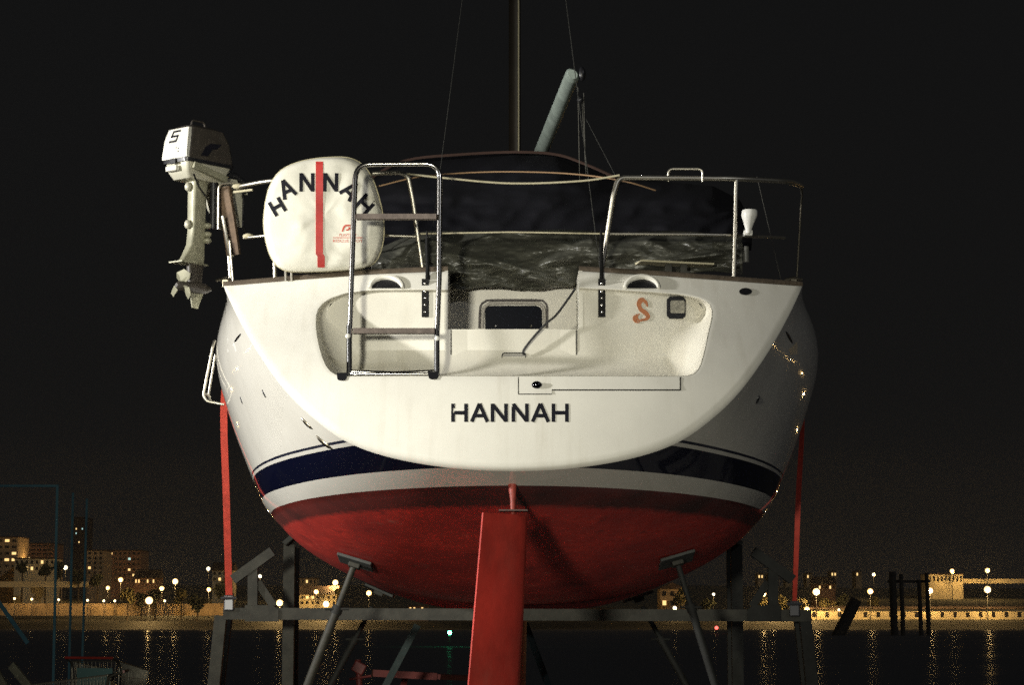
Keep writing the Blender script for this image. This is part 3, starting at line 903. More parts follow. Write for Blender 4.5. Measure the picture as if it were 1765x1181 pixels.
MB().tube([P(883, 832, 12.02), P(884, 862, 11.99), P(884, 888, 11.97)], [.024, .015, .012], 12).build('rudder_stock', mat('red_metal', (.30, .045, .03), .5, var=.4, vscale=30), rud, smooth=True)
MB().box(P(885, 881, 11.98), (.15, .15, .010), bev=.003).build('bearing_plate', mat('dark_bronze', (.05, .025, .02), .5), rud)
# keel
kv = []
for z, y0_, y1_, th in ((1.62, 15.2, 17.0, .2), (1.0, 15.5, 17.0, .18), (.35, 15.7, 17.0, .16), (.12, 15.6, 17.2, .30)):
    kv.append([Vector((XC + th / 2 * math.sin(a), (y0_ + y1_) / 2 - (y1_ - y0_) / 2 * math.cos(a), z)) for a in np.linspace(0, 2 * math.pi, 20, endpoint=False)])
MB().rings(kv, cap0=True, cap1=True).build('keel', RED, yacht, smooth=True)

# ---- mast, boom, rigging
ms = MB()
mb_, mt_ = P(887.5, 330, 17.4), P(886.5, -700, 17.4)
ms.tube([mb_ + Vector((0, 0, -.9)), mt_], .036, 14, sy=1.5).build('mast', MASTM, yacht, smooth=True)
MB().tube([P(893.8, 265, 17.3), P(893.5, -600, 17.3)], .006, 6).build('halyard', ROPE, yacht, smooth=True)
ba, bb_ = P(985, 133, 14.05), P(905, 330, 17.2)
bm_ = empty('boom', bb_); bm_.parent = yacht; bm_.matrix_parent_inverse = yacht.matrix_world.inverted()
MB().tube([bb_, ba], [.042, .038], 16, sy=1.25).build('spar', SPAR, bm_, smooth=True)
dirb = (ba - bb_).normalized()
MB().tube([ba + dirb * .002, ba + dirb * .05, ba + dirb * .075], [.038, .038, .026], 16, sy=1.25).build('end_cap', SPAR, bm_, smooth=True)
MB().sphere(P(1003, 127, 14.0), .035, 10, 8, (.7, .7, 1.3)).build('sheave_box', BLACK, bm_, smooth=True)
MB().sphere(P(1000, 172, 14.0), .022, 10, 8).build('block', BLACK, bm_, smooth=True)
for a, bb in (((996, 150), (999, 310)), ((1003, 172), (1010, 300)), ((1006, 160), (1009, 285))):
    MB().tube([P(*a, 14.02), P(*bb, 13.9)], .0022, 5).build('mainsheet', WIRE, bm_)
dimw = mat('dim_wire', (.10, .10, .09), .5, .6)
MB().tube([mt_, P(1036, 478, 12.5)], .0026, 5).build('backstay', dimw, yacht)
MB().tube([P(1010, 205, 14.0), P(1062, 305, 12.64)], .0020, 5).build('topping_line', dimw, yacht)
MB().tube([mt_, P(735, 478, 12.5)], .0018, 5).build('backstay', dimw, yacht)
for px, ya in ((1036, 395), (736, 398)):
    MB().tube([P(px, ya, 12.52), P(px, ya + 20, 12.52), P(px + 1, 462, 12.5), P(px + 1, 481, 12.46)], [.004, .011, .011, .012], 8).build('turnbuckle', mat('black_metal', (0, 0, 0)), yacht, smooth=True)
MB().tube([P(1305, 305, 14.2), P(1346, 482, 13.3)], .0025, 5).build('lifeline', WIRE, yacht)
# cleats and the small teak seat on the starboard quarter
MB().beam(P(1100, 452, 12.78), P(1225, 458, 12.86), .010, .14, (0, 1, 0)).build('seat_plank', ROPE, yacht)
for px in (1152, 1178):
    a = P(px, 458, 12.82); MB().box(a + Vector((0, 0, -.02)), (.036, .05, .06)).build('seat_bracket', GALV, yacht)
for px, py in ((388, 487), (1368, 486)):
    p = P(px, py, 12.95)
    MB().tube([p + Vector((-.05, 0, .012)), p + Vector((0, 0, .022)), p + Vector((.05, 0, .012))], [.008, .012, .008], 8).box(p + Vector((0, 0, -.005)), (.03, .02, .04))  .build('cleat', chr_, yacht, smooth=True)

# ================================================================== THINGS ABOARD
# black cable across the walk-through
ca = MB().tube(spline([wallp(991, 500, .05), wallp(976, 522, .06), wallp(958, 546, .06), wallp(941, 560, .05), wallp(920, 582, .04), wallp(903, 604, .03), wallp(902, 612, .02)], 8), .0062, 8).build('cable', RUBBER, None, smooth=True)
tag(ca, 'black cable hanging diagonally across the small locker door in the stern', 'cable')

# horseshoe rescue buoy in its white bag
hb = empty('rescue_buoy', P(557, 466, 12.55))
tag(hb, 'white horseshoe rescue buoy bag lettered HANNAH with a red centre stripe', 'buoy')
bo = [(459, 350), (465, 325), (477, 303), (494, 289), (520, 279), (552, 273.5), (585, 272), (608, 277), (625, 290), (638, 312), (648, 342), (655, 375), (656, 405), (651, 432), (639, 453), (615, 462), (580, 465), (540, 467), (505, 467), (484, 461), (470, 445), (461, 420), (456, 385)]
bo = resample(smooth2d(bo + [bo[0]], 4), 65)[:-1]
bc = (557, 372)
YB = 12.50
def buoy_pt(x, y, Y): return P(x, y, Y)
rings_ = []
for k, dy in ((1.0, .10), (1.012, .085), (1.012, .03), (1.0, .008), (.975, -.008), (.93, -.018), (.8, -.028), (.6, -.034), (.4, -.036), (.2, -.037), (.02, -.037)):
    rr_ = []
    for x, y in bo:
        xx, yy = bc[0] + (x - bc[0]) * k, bc[1] + (y - bc[1]) * k
        sh = 0.0 if dy <= .008 else (7.0 if x > 557 else -1.0)
        q = P(xx + sh * (dy - .008) / .09, yy, YB + dy + 0.06 * (xx - 557) / 100 * 0.3)
        wob = .010 * noise.noise(Vector((xx * .018, yy * .012, 2))) + .012 * abs(noise.noise(Vector(((xx + yy * .7) * .03, (yy - xx) * .006, 5))))
        # creases fanning up from the lower middle
        crease = 0.0
        for (x0c, y0c, x1c, y1c, amp) in ((590, 385, 606, 292, .016), (500, 425, 535, 350, .016), (590, 450, 640, 380, .012), (575, 470, 600, 400, .010)):
            tx, ty = x1c - x0c, y1c - y0c; Lc = math.hypot(tx, ty)
            u_ = ((xx - x0c) * tx + (yy - y0c) * ty) / Lc / Lc
            d_ = ((xx - x0c) * ty - (yy - y0c) * tx) / Lc
            if -.2 < u_ < 1.2: crease += amp * math.exp(-(d_ / 7.0) ** 2) * max(0, 1 - abs(u_ - .5) * 1.5)
        if k < 1.0: q.y += wob - crease
        rr_.append(q)
    rings_.append(rr_)
bagm = mat('white_pvc_cloth', (.74, .72, .62), .42, var=.10, vscale=9, bump=.06, bscale=25)
# finer front: subdivide rings by interpolation so that creases show
fine = []
for i in range(len(rings_) - 1):
    nsub = 1 if i < 3 else 3
    for j in range(nsub):
        fine.append([rings_[i][k].lerp(rings_[i + 1][k], j / nsub) for k in range(64)])
fine.append(rings_[-1])
bag = MB().rings(fine, closed=True, cap0=True, cap1=True).build('bag', bagm, hb, smooth=False)
for p in bag.data.polygons: p.use_smooth = True
BAG = bvh_of(bag)
def bmap(px, py, lift): return hit(BAG, px, py, lift)
decal([[(Vector((544.2 + (3 if y > 440 else 0), y, 0)), Vector((556.8 + (3 if y > 440 else 0), y, 0))) for y in np.linspace(278, 461, 40)]], bmap, .003).build('red_stripe', mat('red_tape', (.50, .035, .03), .5, var=.2, vscale=20), bag)
def arc_letter(ch, cx_, cy_, ang, wd_, ht_, sw):
    out = []
    ca_, sa_ = math.cos(ang), math.sin(ang)
    for p, r in LET[ch]:
        pts_ = []
        for u_, v_ in (p, r):
            x, y = (u_ - .5) * wd_, (v_ - .5) * ht_
            pts_.append((cx_ + x * ca_ - y * sa_, cy_ + x * sa_ + y * ca_))
        out.append(stroke_quad(pts_[0], pts_[1], sw))
    return out
for ch, x, y, dg in (('H', 478, 356, -30), ('A', 494, 325, -25), ('N', 529, 314, 0), ('N', 570, 314, 1), ('A', 604, 328, 42), ('H', 629, 353, 42)):
    decal(arc_letter(ch, x, y, math.radians(dg), 22 if x == 478 else 25, 27 if x == 478 else 32, 6.2), bmap, .003).build('bag_letter', VINYL, bag)
def text_decal(body, x0, x1, ybase, ht, mapper, name, mt, parent):
    cu = bpy.data.curves.new(name, 'FONT'); cu.body = body; cu.resolution_u = 2
    to = bpy.data.objects.new(name, cu); C.objects.link(to)
    dg = bpy.context.evaluated_depsgraph_get()
    me = bpy.data.meshes.new_from_object(to.evaluated_get(dg))
    bpy.data.objects.remove(to)
    xs_ = [v.co.x for v in me.vertices]; ys_ = [v.co.y for v in me.vertices]
    xa_, xb_, ya_, yb_ = min(xs_), max(xs_), min(ys_), max(ys_)
    for v in me.vertices:
        q = mapper(x0 + (v.co.x - xa_) / (xb_ - xa_) * (x1 - x0), ybase - (v.co.y - ya_) / (yb_ - ya_) * ht, .003)
        v.co = q if q is not None else Vector((0, YB, 3))
    me.materials.clear()
    return link(name, me, mt, parent)
redp = mat('red_print', (.50, .06, .03), .6)
text_decal('PLASTIMO', 585, 614, 407, 4.6, bmap, 'small_print', redp, bag)
text_decal('RESCUE BUOY', 574, 625, 417.5, 5, bmap, 'small_print', redp, bag)
decal([stroke_quad((574, 409.5), (625, 409.5), 1.2), ribbon([(590, 399), (593, 391), (597, 388.5), (604, 388.5)], [2.5, 3, 3, 2.5], bmap), ribbon([(596, 396), (600, 396), (603, 393), (600, 392)], [2, 2.4, 2.4, 2], bmap)], bmap).build('small_emblem', redp, bag)
# zip seam round the back edge
MB().tube([P(x, y, YB + .06 + 0.018 * (x - 557) / 100) for x, y in [(bc[0] + (x - bc[0]) * 1.018 + (4 if x > 557 else 0), bc[1] + (y - bc[1]) * 1.014) for x, y in bo]], .004, 6, closed=True).build('piping', mat('tan_piping', (.42, .38, .24), .6), hb, smooth=True)
for px in (492, 502):
    MB().tube([P(px, 462, 12.58), P(px + 1, 484, 12.6)], .008, 8).build('hanger', STEEL, hb, smooth=True)

# danbuoy light: small white cone clipped to the rail
lb = empty('rail_light', P(1291, 405, 12.75))
tag(lb, 'small white cone-shaped rescue light clipped on the starboard rail', 'light')
cs = []
for y, r_ in ((362, 12.5), (364.5, 14), (372, 14), (384, 9.5), (394, 6), (402, 5.4), (404, 3)):
    c0 = P(1292 - (y - 364) * .06, y, 12.70); cs.append([c0 + Vector((r_ / 317 * math.cos(a), r_ / 317 * math.sin(a), 0)) for a in np.linspace(0, 2 * math.pi, 16, endpoint=False)])
MB().rings(cs, cap0=True, cap1=True).build('lamp_cone', WHITEP, lb, smooth=True)
MB().box(P(1289, 402, 12.72), (.05, .05, .03), bev=.006).build('clip', WHITEP, lb)
MB().tube([P(1286, 425, 12.75), P(1286, 452, 12.75)], [.016, .018], 10).build('battery_tube', mat('clear_grey', (.10, .10, .09), .3), lb, smooth=True)

# grey-green tarpaulin over the cockpit
def tarp_surface(nu, nv, fn):
    V_ = [fn(i / (nu - 1), j / (nv - 1)) for j in range(nv) for i in range(nu)]
    F_ = [[j * nu + i, j * nu + i + 1, (j + 1) * nu + i + 1, (j + 1) * nu + i] for j in range(nv - 1) for i in range(nu - 1)]
    return V_, F_
def tarp_fn(u, v):
    px = 640 + u * 640
    gap = 1 / (1 + math.exp(-(px - 775) / 4)) * 1 / (1 + math.exp((px - 996) / 4))
    ybot = 470 + 27 * gap + 3 * math.sin(px * .05)
    ytop = 404 - 5 * math.sin(u * math.pi) + 2 * math.sin(px * .031)
    if px < 735: ytop += 30 * ((735 - px) / 95) ** 1.6
    if v < .72:
        t = v / .72
        py = ybot + (ytop - ybot) * t
        Y = 12.97 + .10 * t - .14 * math.sin(t * math.pi) ** .8 + .55 * max(0, t - .75)
    else:
        t = (v - .72) / .28
        py = ytop - 3 * t + 8 * t * t; Y = 13.12 + .1375 + 1.4 * t
    # folds: broad swags hanging from the corners and fine crumples
    q = Vector((px * .02, py * .055, 0))
    sw = abs(noise.noise(Vector((px * .008 + py * .022, py * .014 - px * .004, 4)))) * .22
    sw2 = abs(noise.noise(Vector((px * .010 - py * .028, py * .02, 9)))) * .12
    fine_ = .012 * (noise.turbulence(Vector((px * .03, py * .09, 1)), 4, False) - .5)
    cr_ = abs(noise.noise(Vector((px * .05 + py * .04, py * .11, 7)))) * .014
    rg = .034 * abs(noise.noise(Vector((px * .016 + py * .012, py * .062, 11)))) + .010 * abs(noise.noise(Vector((px * .03 - py * .03, py * .08, 15))))
    Y += (sw + sw2 + fine_ + cr_ + rg - .10) * (1 if v < .8 else .3)
    return P(px, py, Y)
tv, tf = tarp_surface(420, 130, tarp_fn)
tarpm = mat('grey_green_tarp', (.075, .075, .06), .32, var=.2, vscale=4, bump=.08, bscale=30)
tp = mesh('tarpaulin', tv, tf, tarpm, None, smooth=True)
so_ = tp.modifiers.new('thickness', 'SOLIDIFY'); so_.thickness = .004; so_.offset = 1
tag(tp, 'crumpled grey-green tarpaulin bundled across the cockpit below the rail', 'tarpaulin')

# dark navy cockpit cover / sprayhood behind it
top_px = [(560, 400), (600, 352), (640, 308), (700, 277), (790, 267), (890, 262.5), (960, 267), (1010, 284), (1060, 306), (1150, 314), (1230, 322), (1275, 345), (1300, 400)]
txs, tys = [p[0] for p in top_px], [p[1] for p in top_px]
def hood_fn(u, v):
    px = 565 + u * 730
    yt_ = float(np.interp(px, txs, tys))
    if v < .6:
        t = v / .6; py = 432 + (yt_ - 432) * t; Y = 14.85 + .5 * t + .35 * t ** 6
    else:
        t = (v - .6) / .4; py = yt_ + 34 * t * t; Y = 15.70 + 1.5 * t
    Y += .07 * noise.noise(Vector((px * .008, py * .02, 3))) + .06 * abs(noise.noise(Vector((px * .02 + py * .02, py * .05, 8)))) 
    return P(px, py, Y)
tv, tf = tarp_surface(170, 60, hood_fn)
hd = mesh('sprayhood', tv, tf, mat('navy_canvas', (.006, .006, .009), .8, var=.35, vscale=5, bump=.2, bscale=80, spec=.2), None, smooth=True)
so_ = hd.modifiers.new('thickness', 'SOLIDIFY'); so_.thickness = .004; so_.offset = 1
MB().tube([P(x, y - .5, 15.52 + .12 * noise.noise(Vector((x * .008, 0, 3)))) for x, y in smooth2d([p for p in top_px if 600 <= p[0] <= 1070], 5)], .010, 6).build('edge_piping', mat('brown_piping', (.05, .025, .018), .8), hd, smooth=True)
tag(hd, 'dark navy canvas cover rising in an arch behind the stern rails', 'canvas cover')

# ---- outboard motor on its pad
om = empty('outboard_motor', P(336, 505, 12.95), math.radians(-40))
tag(om, 'small white outboard motor marked 5 hung on the port stern rail', 'outboard motor')
OMW = om.matrix_world.copy()
def ol(x, y, z): return OMW @ Vector((x, y, z))
def rrect(hw, y0_, y1_, z, r, n_=4, tilt=0.0):
    out = []
    for cx_, cy_, a0 in ((hw - r, y1_ - r, 0), (-hw + r, y1_ - r, 90), (-hw + r, y0_ + r, 180), (hw - r, y0_ + r, 270)):
        for k in range(n_ + 1):
            a = math.radians(a0 + 90 * k / n_)
            out.append(ol(cx_ + r * math.cos(a), cy_ + r * math.sin(a), z + tilt * (cy_ + r * math.sin(a))))
    return out
sil = mat('motor_silver', (.52, .50, .40), .35, .2, var=.15, vscale=14)
silg = mat('motor_grey_green', (.33, .32, .23), .4, .2, var=.3, vscale=14)
ow = mat('motor_white', (.60, .585, .52), .3, var=.05, vscale=12)
od = mat('motor_charcoal', (.052, .044, .036), .4, var=.3, vscale=20)
cowl = MB().rings([rrect(.105, -.165, .19, .735, .03), rrect(.107, -.168, .19, .76, .03), rrect(.100, -.155, .175, .86, .035), rrect(.090, -.135, .14, .925, .04), rrect(.06, -.10, .09, .945, .04), rrect(.02, -.03, .02, .95, .012)], cap0=True, cap1=True).build('cowl', od, om, smooth=True)
MB().rings([rrect(.108, -.171, .195, .722, .03), rrect(.110, -.173, .195, .742, .03)], cap0=True, cap1=True).build('cowl_seam_band', BLACK, om, smooth=True)
# white aft face panel of the cowl with the figure 5
def af(x, z, lift):
    yy = np.interp(z, [.735, .76, .86, .925], [-.165, -.168, -.155, -.135])
    return ol(x, yy - lift, z)
pan = MB()
ring = []
for z in np.linspace(.745, .922, 8):
    hw = float(np.interp(z, [.745, .86, .925], [.103, .097, .082]))
    ring.append([af(-hw, z, .004), af(hw, z, .004), af(hw, z, -.02), af(-hw, z, -.02)])
face = pan.rings(ring, closed=True, cap0=True, cap1=True).build('cowl_aft_panel', ow, om)
fig = [((.030, .905), (-.022, .905)), ((-.022, .905), (-.030, .874)), ((-.030, .876), (.022, .876)), ((.022, .876), (.014, .846)), ((.014, .846), (-.040, .846))]
m = MB()
for (x0_, z0_), (x1_, z1_) in fig:
    a, bb = Vector((x0_ - .012, z0_, 0)), Vector((x1_ - .012, z1_, 0)); t = (bb - a).normalized(); nn = Vector((-t.y, t.x, 0)) * .0055
    a2, b2 = a - t * .004, bb + t * .004
    m.prism([af(q.x, q.y, .0065) for q in (a2 - nn, a2 + nn, b2 + nn, b2 - nn)], OMW.to_3x3() @ Vector((0, .004, 0)))
m.build('figure', VINYL, face)
m = MB()
for x, z in ((.01, .806), (.03, .80), (.03, .784)): m.sphere(af(x, z, .004), .004, 6, 5)
m.build('rivets', BLACK, face)
# dark slanted stripe decal on the cowl flank
fl = lambda y, z: ol(np.interp(z, [.76, .86, .925], [.107, .100, .090]) + .003, y, z)
MB().prism([fl(-.07, .765), fl(-.02, .765), fl(.02, .81), fl(.06, .82), fl(.09, .85), fl(.01, .845), fl(-.03, .82)], OMW.to_3x3() @ Vector((-.002, 0, 0))).build('flank_decal', VINYL, cowl)
MB().tube(filleted([ol(0, -.05, .95), ol(0, -.04, .985), ol(0, .05, .985), ol(0, .06, .95)], .02), .006, 8).build('carry_handle', od, om, smooth=True)
MB().rings([rrect(.07, -.12, .10, .635, .02), rrect(.088, -.145, .15, .675, .02), rrect(.095, -.155, .18, .722, .02)], cap0=True, cap1=True).build('lower_cowl', sil, om, smooth=True)
MB().beam(ol(.10, -.12, .705), ol(.11, .12, .65), .03, .035, (0, 0, 1)).build('shift_housing', silg, om)
MB().box(ol(-.02, -.165, .69), (.09, .03, .03), OMW.to_3x3(), .006).build('exhaust_boss', ow, om)
MB().tube([ol(.05, .15, .70), ol(.06, .24, .70), ol(.065, .30, .665)], [.018, .016, .02], 10).build('tiller', BLACK, om, smooth=True)
MB().rings([rrect(.042, -.05, .065, .655, .02), rrect(.036, -.045, .055, .56, .02), rrect(.031, -.045, .05, .35, .015), rrect(.029, -.055, .05, .27, .015), rrect(.022, -.095, .055, .20, .012), rrect(.02, -.12, .05, .165, .01)], cap0=True, cap1=True).build('leg_housing', silg, om, smooth=True)
for z, yy in ((.60, -.06), (.385, -.058)):
    MB().sphere(ol(-.005, yy, z), .02, 10, 8, (1, 1, 1.3)).build('drain_plug', sil, om, smooth=True)
MB().tube([ol(.05, .085, .66), ol(.05, .085, .37)], .022, 10).build('swivel_tube', BLACK, om, smooth=True)
MB().tube([ol(.072, .10, .56), ol(.072, .10, .40)], .010, 8).build('shift_rod', sil, om, smooth=True)
for z in (.385, .335, .30):
    MB().sphere(ol(.04, .05, z), .024, 10, 8, (1.1, 1, .75)).build('mount_boss', silg, om, smooth=True)
for x in (-.07, .07):
    MB().prism([ol(x, .09, .665), ol(x, .23, .67), ol(x, .275, .60), ol(x, .275, .40), ol(x, .235, .40), ol(x, .15, .50)], OMW.to_3x3() @ Vector((.014, 0, 0))).build('clamp_bracket', sil, om)
for x in (-.04, .05):
    MB().tube([ol(x, .22, .60), ol(x, .31, .60)], .010, 8).tube([ol(x - .03, .315, .60), ol(x + .03, .315, .60)], .006, 6).build('clamp_screw', sil, om, smooth=True)
MB().prism([ol(-.055, -.15, .158), ol(.055, -.15, .158), ol(.06, -.04, .158), ol(.03, .07, .158), ol(-.03, .07, .158), ol(-.06, -.04, .158)], OMW.to_3x3() @ Vector((0, 0, .008))).build('cavitation_plate', silg, om)
MB().rings([rrect(.018, -.06, .05, .16, .012), rrect(.015, -.05, .045, .05, .012)], cap0=True, cap1=True).build('gear_strut', od, om, smooth=True)
MB().tube([ol(0, .12, .03), ol(0, .08, .03), ol(0, .0, .03), ol(0, -.08, .03)], [.008, .028, .036, .026], 12).build('gearcase', od, om, smooth=True)
MB().prism([ol(0.004, .06, .0), ol(.004, -.04, .005), ol(.004, -.02, -.085), ol(.004, .02, -.09)], OMW.to_3x3() @ Vector((-.008, 0, 0))).build('skeg', silg, om)
prop = MB().tube([ol(0, -.08, .03), ol(0, -.12, .03), ol(0, -.14, .03)], [.028, .026, .012], 12).build('propeller', od, om, smooth=True)
for k in range(3):
    a0 = math.radians(200 + 120 * k)
    pts = []
    for rr_, da, dy in ((.025, -.5, .012), (.055, -.62, .02), (.085, -.45, .018), (.095, 0, 0), (.08, .5, -.016), (.05, .62, -.02), (.025, .5, -.012)):
        a = a0 + da; pts.append(ol(rr_ * math.cos(a), -.10 + dy, .03 + rr_ * math.sin(a)))
    MB().prism(pts, OMW.to_3x3() @ Vector((0, .004, 0))).build('blade', silg, prop)
MB().tube(spline([ol(.05, .17, .68), ol(.10, .26, .60), ol(.06, .30, .45), ol(.12, .27, .36)], 8), .007, 6).build('fuel_hose', BLACK, om, smooth=True)
MB().box(ol(0, -.178, .728), (.045, .012, .03), OMW.to_3x3(), .003).build('cowl_latch', BLACK, om)
MB().tube([ol(.085, -.1, .655), ol(.04, -.02, .60), ol(.045, .03, .55)], .005, 6).build('throttle_cable', BLACK, om, smooth=True)
# wooden motor pad on its bracket
ob = empty('motor_pad', P(398, 440, 13.0)); ob.parent = yacht; ob.matrix_parent_inverse = yacht.matrix_world.inverted()
MB().beam(P(386, 322, 12.98), P(403, 440, 13.02), .075, .03, (.3, 1, 0)).build('board', mat('brown_board', (.16, .105, .065), .7, var=.4, vscale=18, bump=.2, bscale=50), ob)
MB().tube([P(384, 372, 12.9), P(396, 438, 12.92), P(402, 442, 12.93)], .010, 8).build('bracket_tube', STEEL, ob, smooth=True)
MB().tube([P(396, 415, 12.9), P(402, 488, 12.92)], .006, 8).build('support_rod', STEEL, ob, smooth=True)
MB().tube(filleted([P(376, 395, 12.93), P(377, 317, 12.93), P(402, 314, 12.93)], .03), .006, 8).build('bracket_hoop', STEEL, ob, smooth=True)
MB().tube([P(403, 331, 12.9), P(435, 327, 12.85)], .007, 8).build('bracket_pin', ROPE, ob, smooth=True)

# stainless folding step frame hanging over the port topside
sf = empty('folding_step', P(368, 595, 13.9))
tag(sf, 'stainless tube folding step hanging over the port topside of the yacht', 'step')
MB().tube(filleted([P(370, 588, 13.95), P(367, 596, 13.92), P(350, 682, 13.9), P(356, 692, 13.9), P(386, 698, 13.9)], .04), .0085, 10).build('outer_tube', STEEL, sf, smooth=True)
MB().tube(filleted([P(371, 612, 14.05), P(359, 682, 14.05), P(364, 693, 14.0)], .02), .007, 10).build('inner_tube', STEEL, sf, smooth=True)
MB().tube([P(351, 678, 13.9), P(362, 684, 14.05)], .006, 8).build('cross_pin', STEEL, sf, smooth=True)

# ================================================================== SUPPORTS
def strap(name, label, pts, wd, twist):
    m = MB(); rows_ = []
    q = spline(pts, 14)
    for i, p in enumerate(q):
        t = i / (len(q) - 1); a = twist(t)
        d_ = Vector((math.cos(a), math.sin(a), 0)) * wd / 2
        nn = Vector((-math.sin(a), math.cos(a), 0)) * .0016
        rows_.append([p - d_ - nn, p + d_ - nn, p + d_ + nn, p - d_ + nn])
    o = empty(name, pts[-1]); tag(o, label, 'strap', 'red tie-down straps')
    m.rings(rows_, cap0=True, cap1=True).build('webbing', STRAP, o)
    e = pts[-1]
    MB().box(e + Vector((0, 0, .0)), (.065, .05, .10), bev=.008).tube([e + Vector((-.05, -.03, .03)), e + Vector((.05, -.03, .03))], .01, 8).build('ratchet', mat('ratchet_steel', (.10, .10, .11), .4, .7), o)
    return o
strap('tie_down_strap', 'wide flat red strap pulled down from the port topside, left of the hull',
      [Vector((XC - 1.735, 15.0, 3.43)), Vector((XC - 1.83, 15.0, 3.16)), P(386, 700, 14.95), P(390, 860, 14.95), P(395, 1040, 14.95)], .045, lambda t: .15 + .25 * t)
strap('tie_down_strap', 'narrow twisting red strap hanging from the starboard topside, right of the hull',
      [Vector((XC + 1.735, 15.0, 3.43)), Vector((XC + 1.83, 15.0, 3.16)), P(1383, 700, 14.95), P(1376, 860, 14.95), P(1369, 1050, 14.95)], .034, lambda t: .5 + 3.3 * t)

cr_ = empty('boat_cradle', (0, 15.0, 0))
tag(cr_, 'grey steel cradle with long crossbeam and angled arms beneath the yacht', 'cradle')
YC = 15.0
MB().beam(P(386, 1058.5, YC), P(1397, 1062, YC), .075, .09, (0, 1, 0)).build('crossbeam', GALV, cr_)
for sgn, mt_g in ((0, GALV), (1, GALVD)):  # starboard half takes the darker steel in place of the boat's shadow
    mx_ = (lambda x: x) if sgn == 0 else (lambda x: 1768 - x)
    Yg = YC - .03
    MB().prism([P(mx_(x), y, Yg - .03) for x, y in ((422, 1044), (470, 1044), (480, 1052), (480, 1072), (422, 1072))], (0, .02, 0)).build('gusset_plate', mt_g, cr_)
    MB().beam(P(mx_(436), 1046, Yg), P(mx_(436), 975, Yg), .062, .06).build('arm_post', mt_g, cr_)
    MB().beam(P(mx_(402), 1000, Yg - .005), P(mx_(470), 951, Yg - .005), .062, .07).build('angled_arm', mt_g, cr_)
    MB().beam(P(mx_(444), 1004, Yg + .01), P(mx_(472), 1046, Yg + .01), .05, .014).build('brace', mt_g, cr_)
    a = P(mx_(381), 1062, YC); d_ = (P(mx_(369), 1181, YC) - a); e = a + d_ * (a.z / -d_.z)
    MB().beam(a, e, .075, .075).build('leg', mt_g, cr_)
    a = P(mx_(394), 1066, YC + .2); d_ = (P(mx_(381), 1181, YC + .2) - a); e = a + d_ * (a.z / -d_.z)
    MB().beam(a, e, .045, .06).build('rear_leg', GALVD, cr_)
    top = P(mx_(499), 940, 15.75); 
    MB().beam(top, Vector((top.x, top.y, 0)), .075, .07).build('upright', mt_g, cr_)
    top2 = P(mx_(512), 945, 15.95)
    MB().beam(top2, Vector((top2.x, top2.y, 0)), .03, .05).build('rear_upright', GALVD, cr_)
    pc = P(mx_(501), 933, 15.72)
    rot = Matrix.Rotation(math.radians(42 if sgn else -42) , 3, 'Y')
    MB().box(pc + Vector((0, 0, .01)), (.10, .22, .035), rot, .006).build('hull_pad', mat('pad_rubber', (.035, .035, .03), .8), cr_)
for s_, t_ in (((905, 1075), (946, 1185)), ((720, 1078), (690, 1135))):
    a = P(*s_, 17.2); d_ = P(*t_, 17.2) - a; e = a + d_ * (a.z / -d_.z)
    MB().beam(a, e, .05, .05).build('bow_brace', mat('teal_paint', (.016, .04, .042), .6, var=.3, vscale=8), cr_)

def prop_stand(label, pad_px, foot_px, r_, mt, group='hull prop stands', Yfix=None, pad=True):
    p = hit(HULL, *pad_px) if Yfix is None else P(*pad_px, Yfix)
    if p is None: p = P(*pad_px, 13.4)
    Yp = p.y
    d_ = P(*foot_px, Yp + .05) - p
    e = p + d_ * (p.z / -d_.z)
    o = empty('hull_prop', e); tag(o, label, 'prop stand', group)
    t = d_.normalized()
    mid = p.lerp(e, .16)
    MB().tube([p - t * -.03, mid], r_ * .72, 12).build('screw_tube', mt, o, smooth=True)
    MB().tube([mid, e + Vector((0, 0, .012))], r_, 12).build('pole', mt, o, smooth=True)
    MB().tube([mid - t * .02, mid + t * .03], r_ * 1.25, 12).tube([mid + Vector((-r_ * 2.6, -.02, 0)), mid + Vector((r_ * 2.6, -.02, 0))], .008, 8).build('collar', GALVD, o, smooth=True)
    MB().box(e + Vector((0, 0, .008)), (.22, .22, .016), bev=.003).build('base_plate', GALVD, o)
    if pad:
        loc, nrm, _, _ = HULL.find_nearest(p)
        z_ = nrm.normalized(); z_ = z_ if z_.z > 0 else -z_
        x_ = Vector((1, 0, 0)); x_ = (x_ - z_ * x_.dot(z_)).normalized(); y_ = z_.cross(x_)
        rot = Matrix((x_, y_, z_)).transposed()
        MB().box(loc - z_ * .014, (.21, .24, .018), rot, .004).build('pad', mat('dark_ply_pad', (.055, .06, .055), .7, var=.3, vscale=20), o)
        MB().box(loc - z_ * .035, (.07, .07, .03), rot, .006).build('pad_swivel', GALV, o)
    return o
prop_stand('nearest steel tube prop leaning under the port side of the red bottom', (614, 966), (531, 1181), .027, GALV)
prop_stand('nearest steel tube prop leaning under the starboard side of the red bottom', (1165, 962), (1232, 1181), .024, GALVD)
prop_stand('second tube prop behind the crossbeam, left of the rudder', (645, 1040), (570, 1181), .024, GALVD, Yfix=16.1)
prop_stand('second tube prop behind the crossbeam, right of the rudder', (1104, 1040), (1182, 1181), .024, GALVD, Yfix=16.1)

# ================================================================== YARD CLUTTER
TEALP = mat('dark_teal_paint', (.10, .26, .30), .6, var=.3, vscale=4)
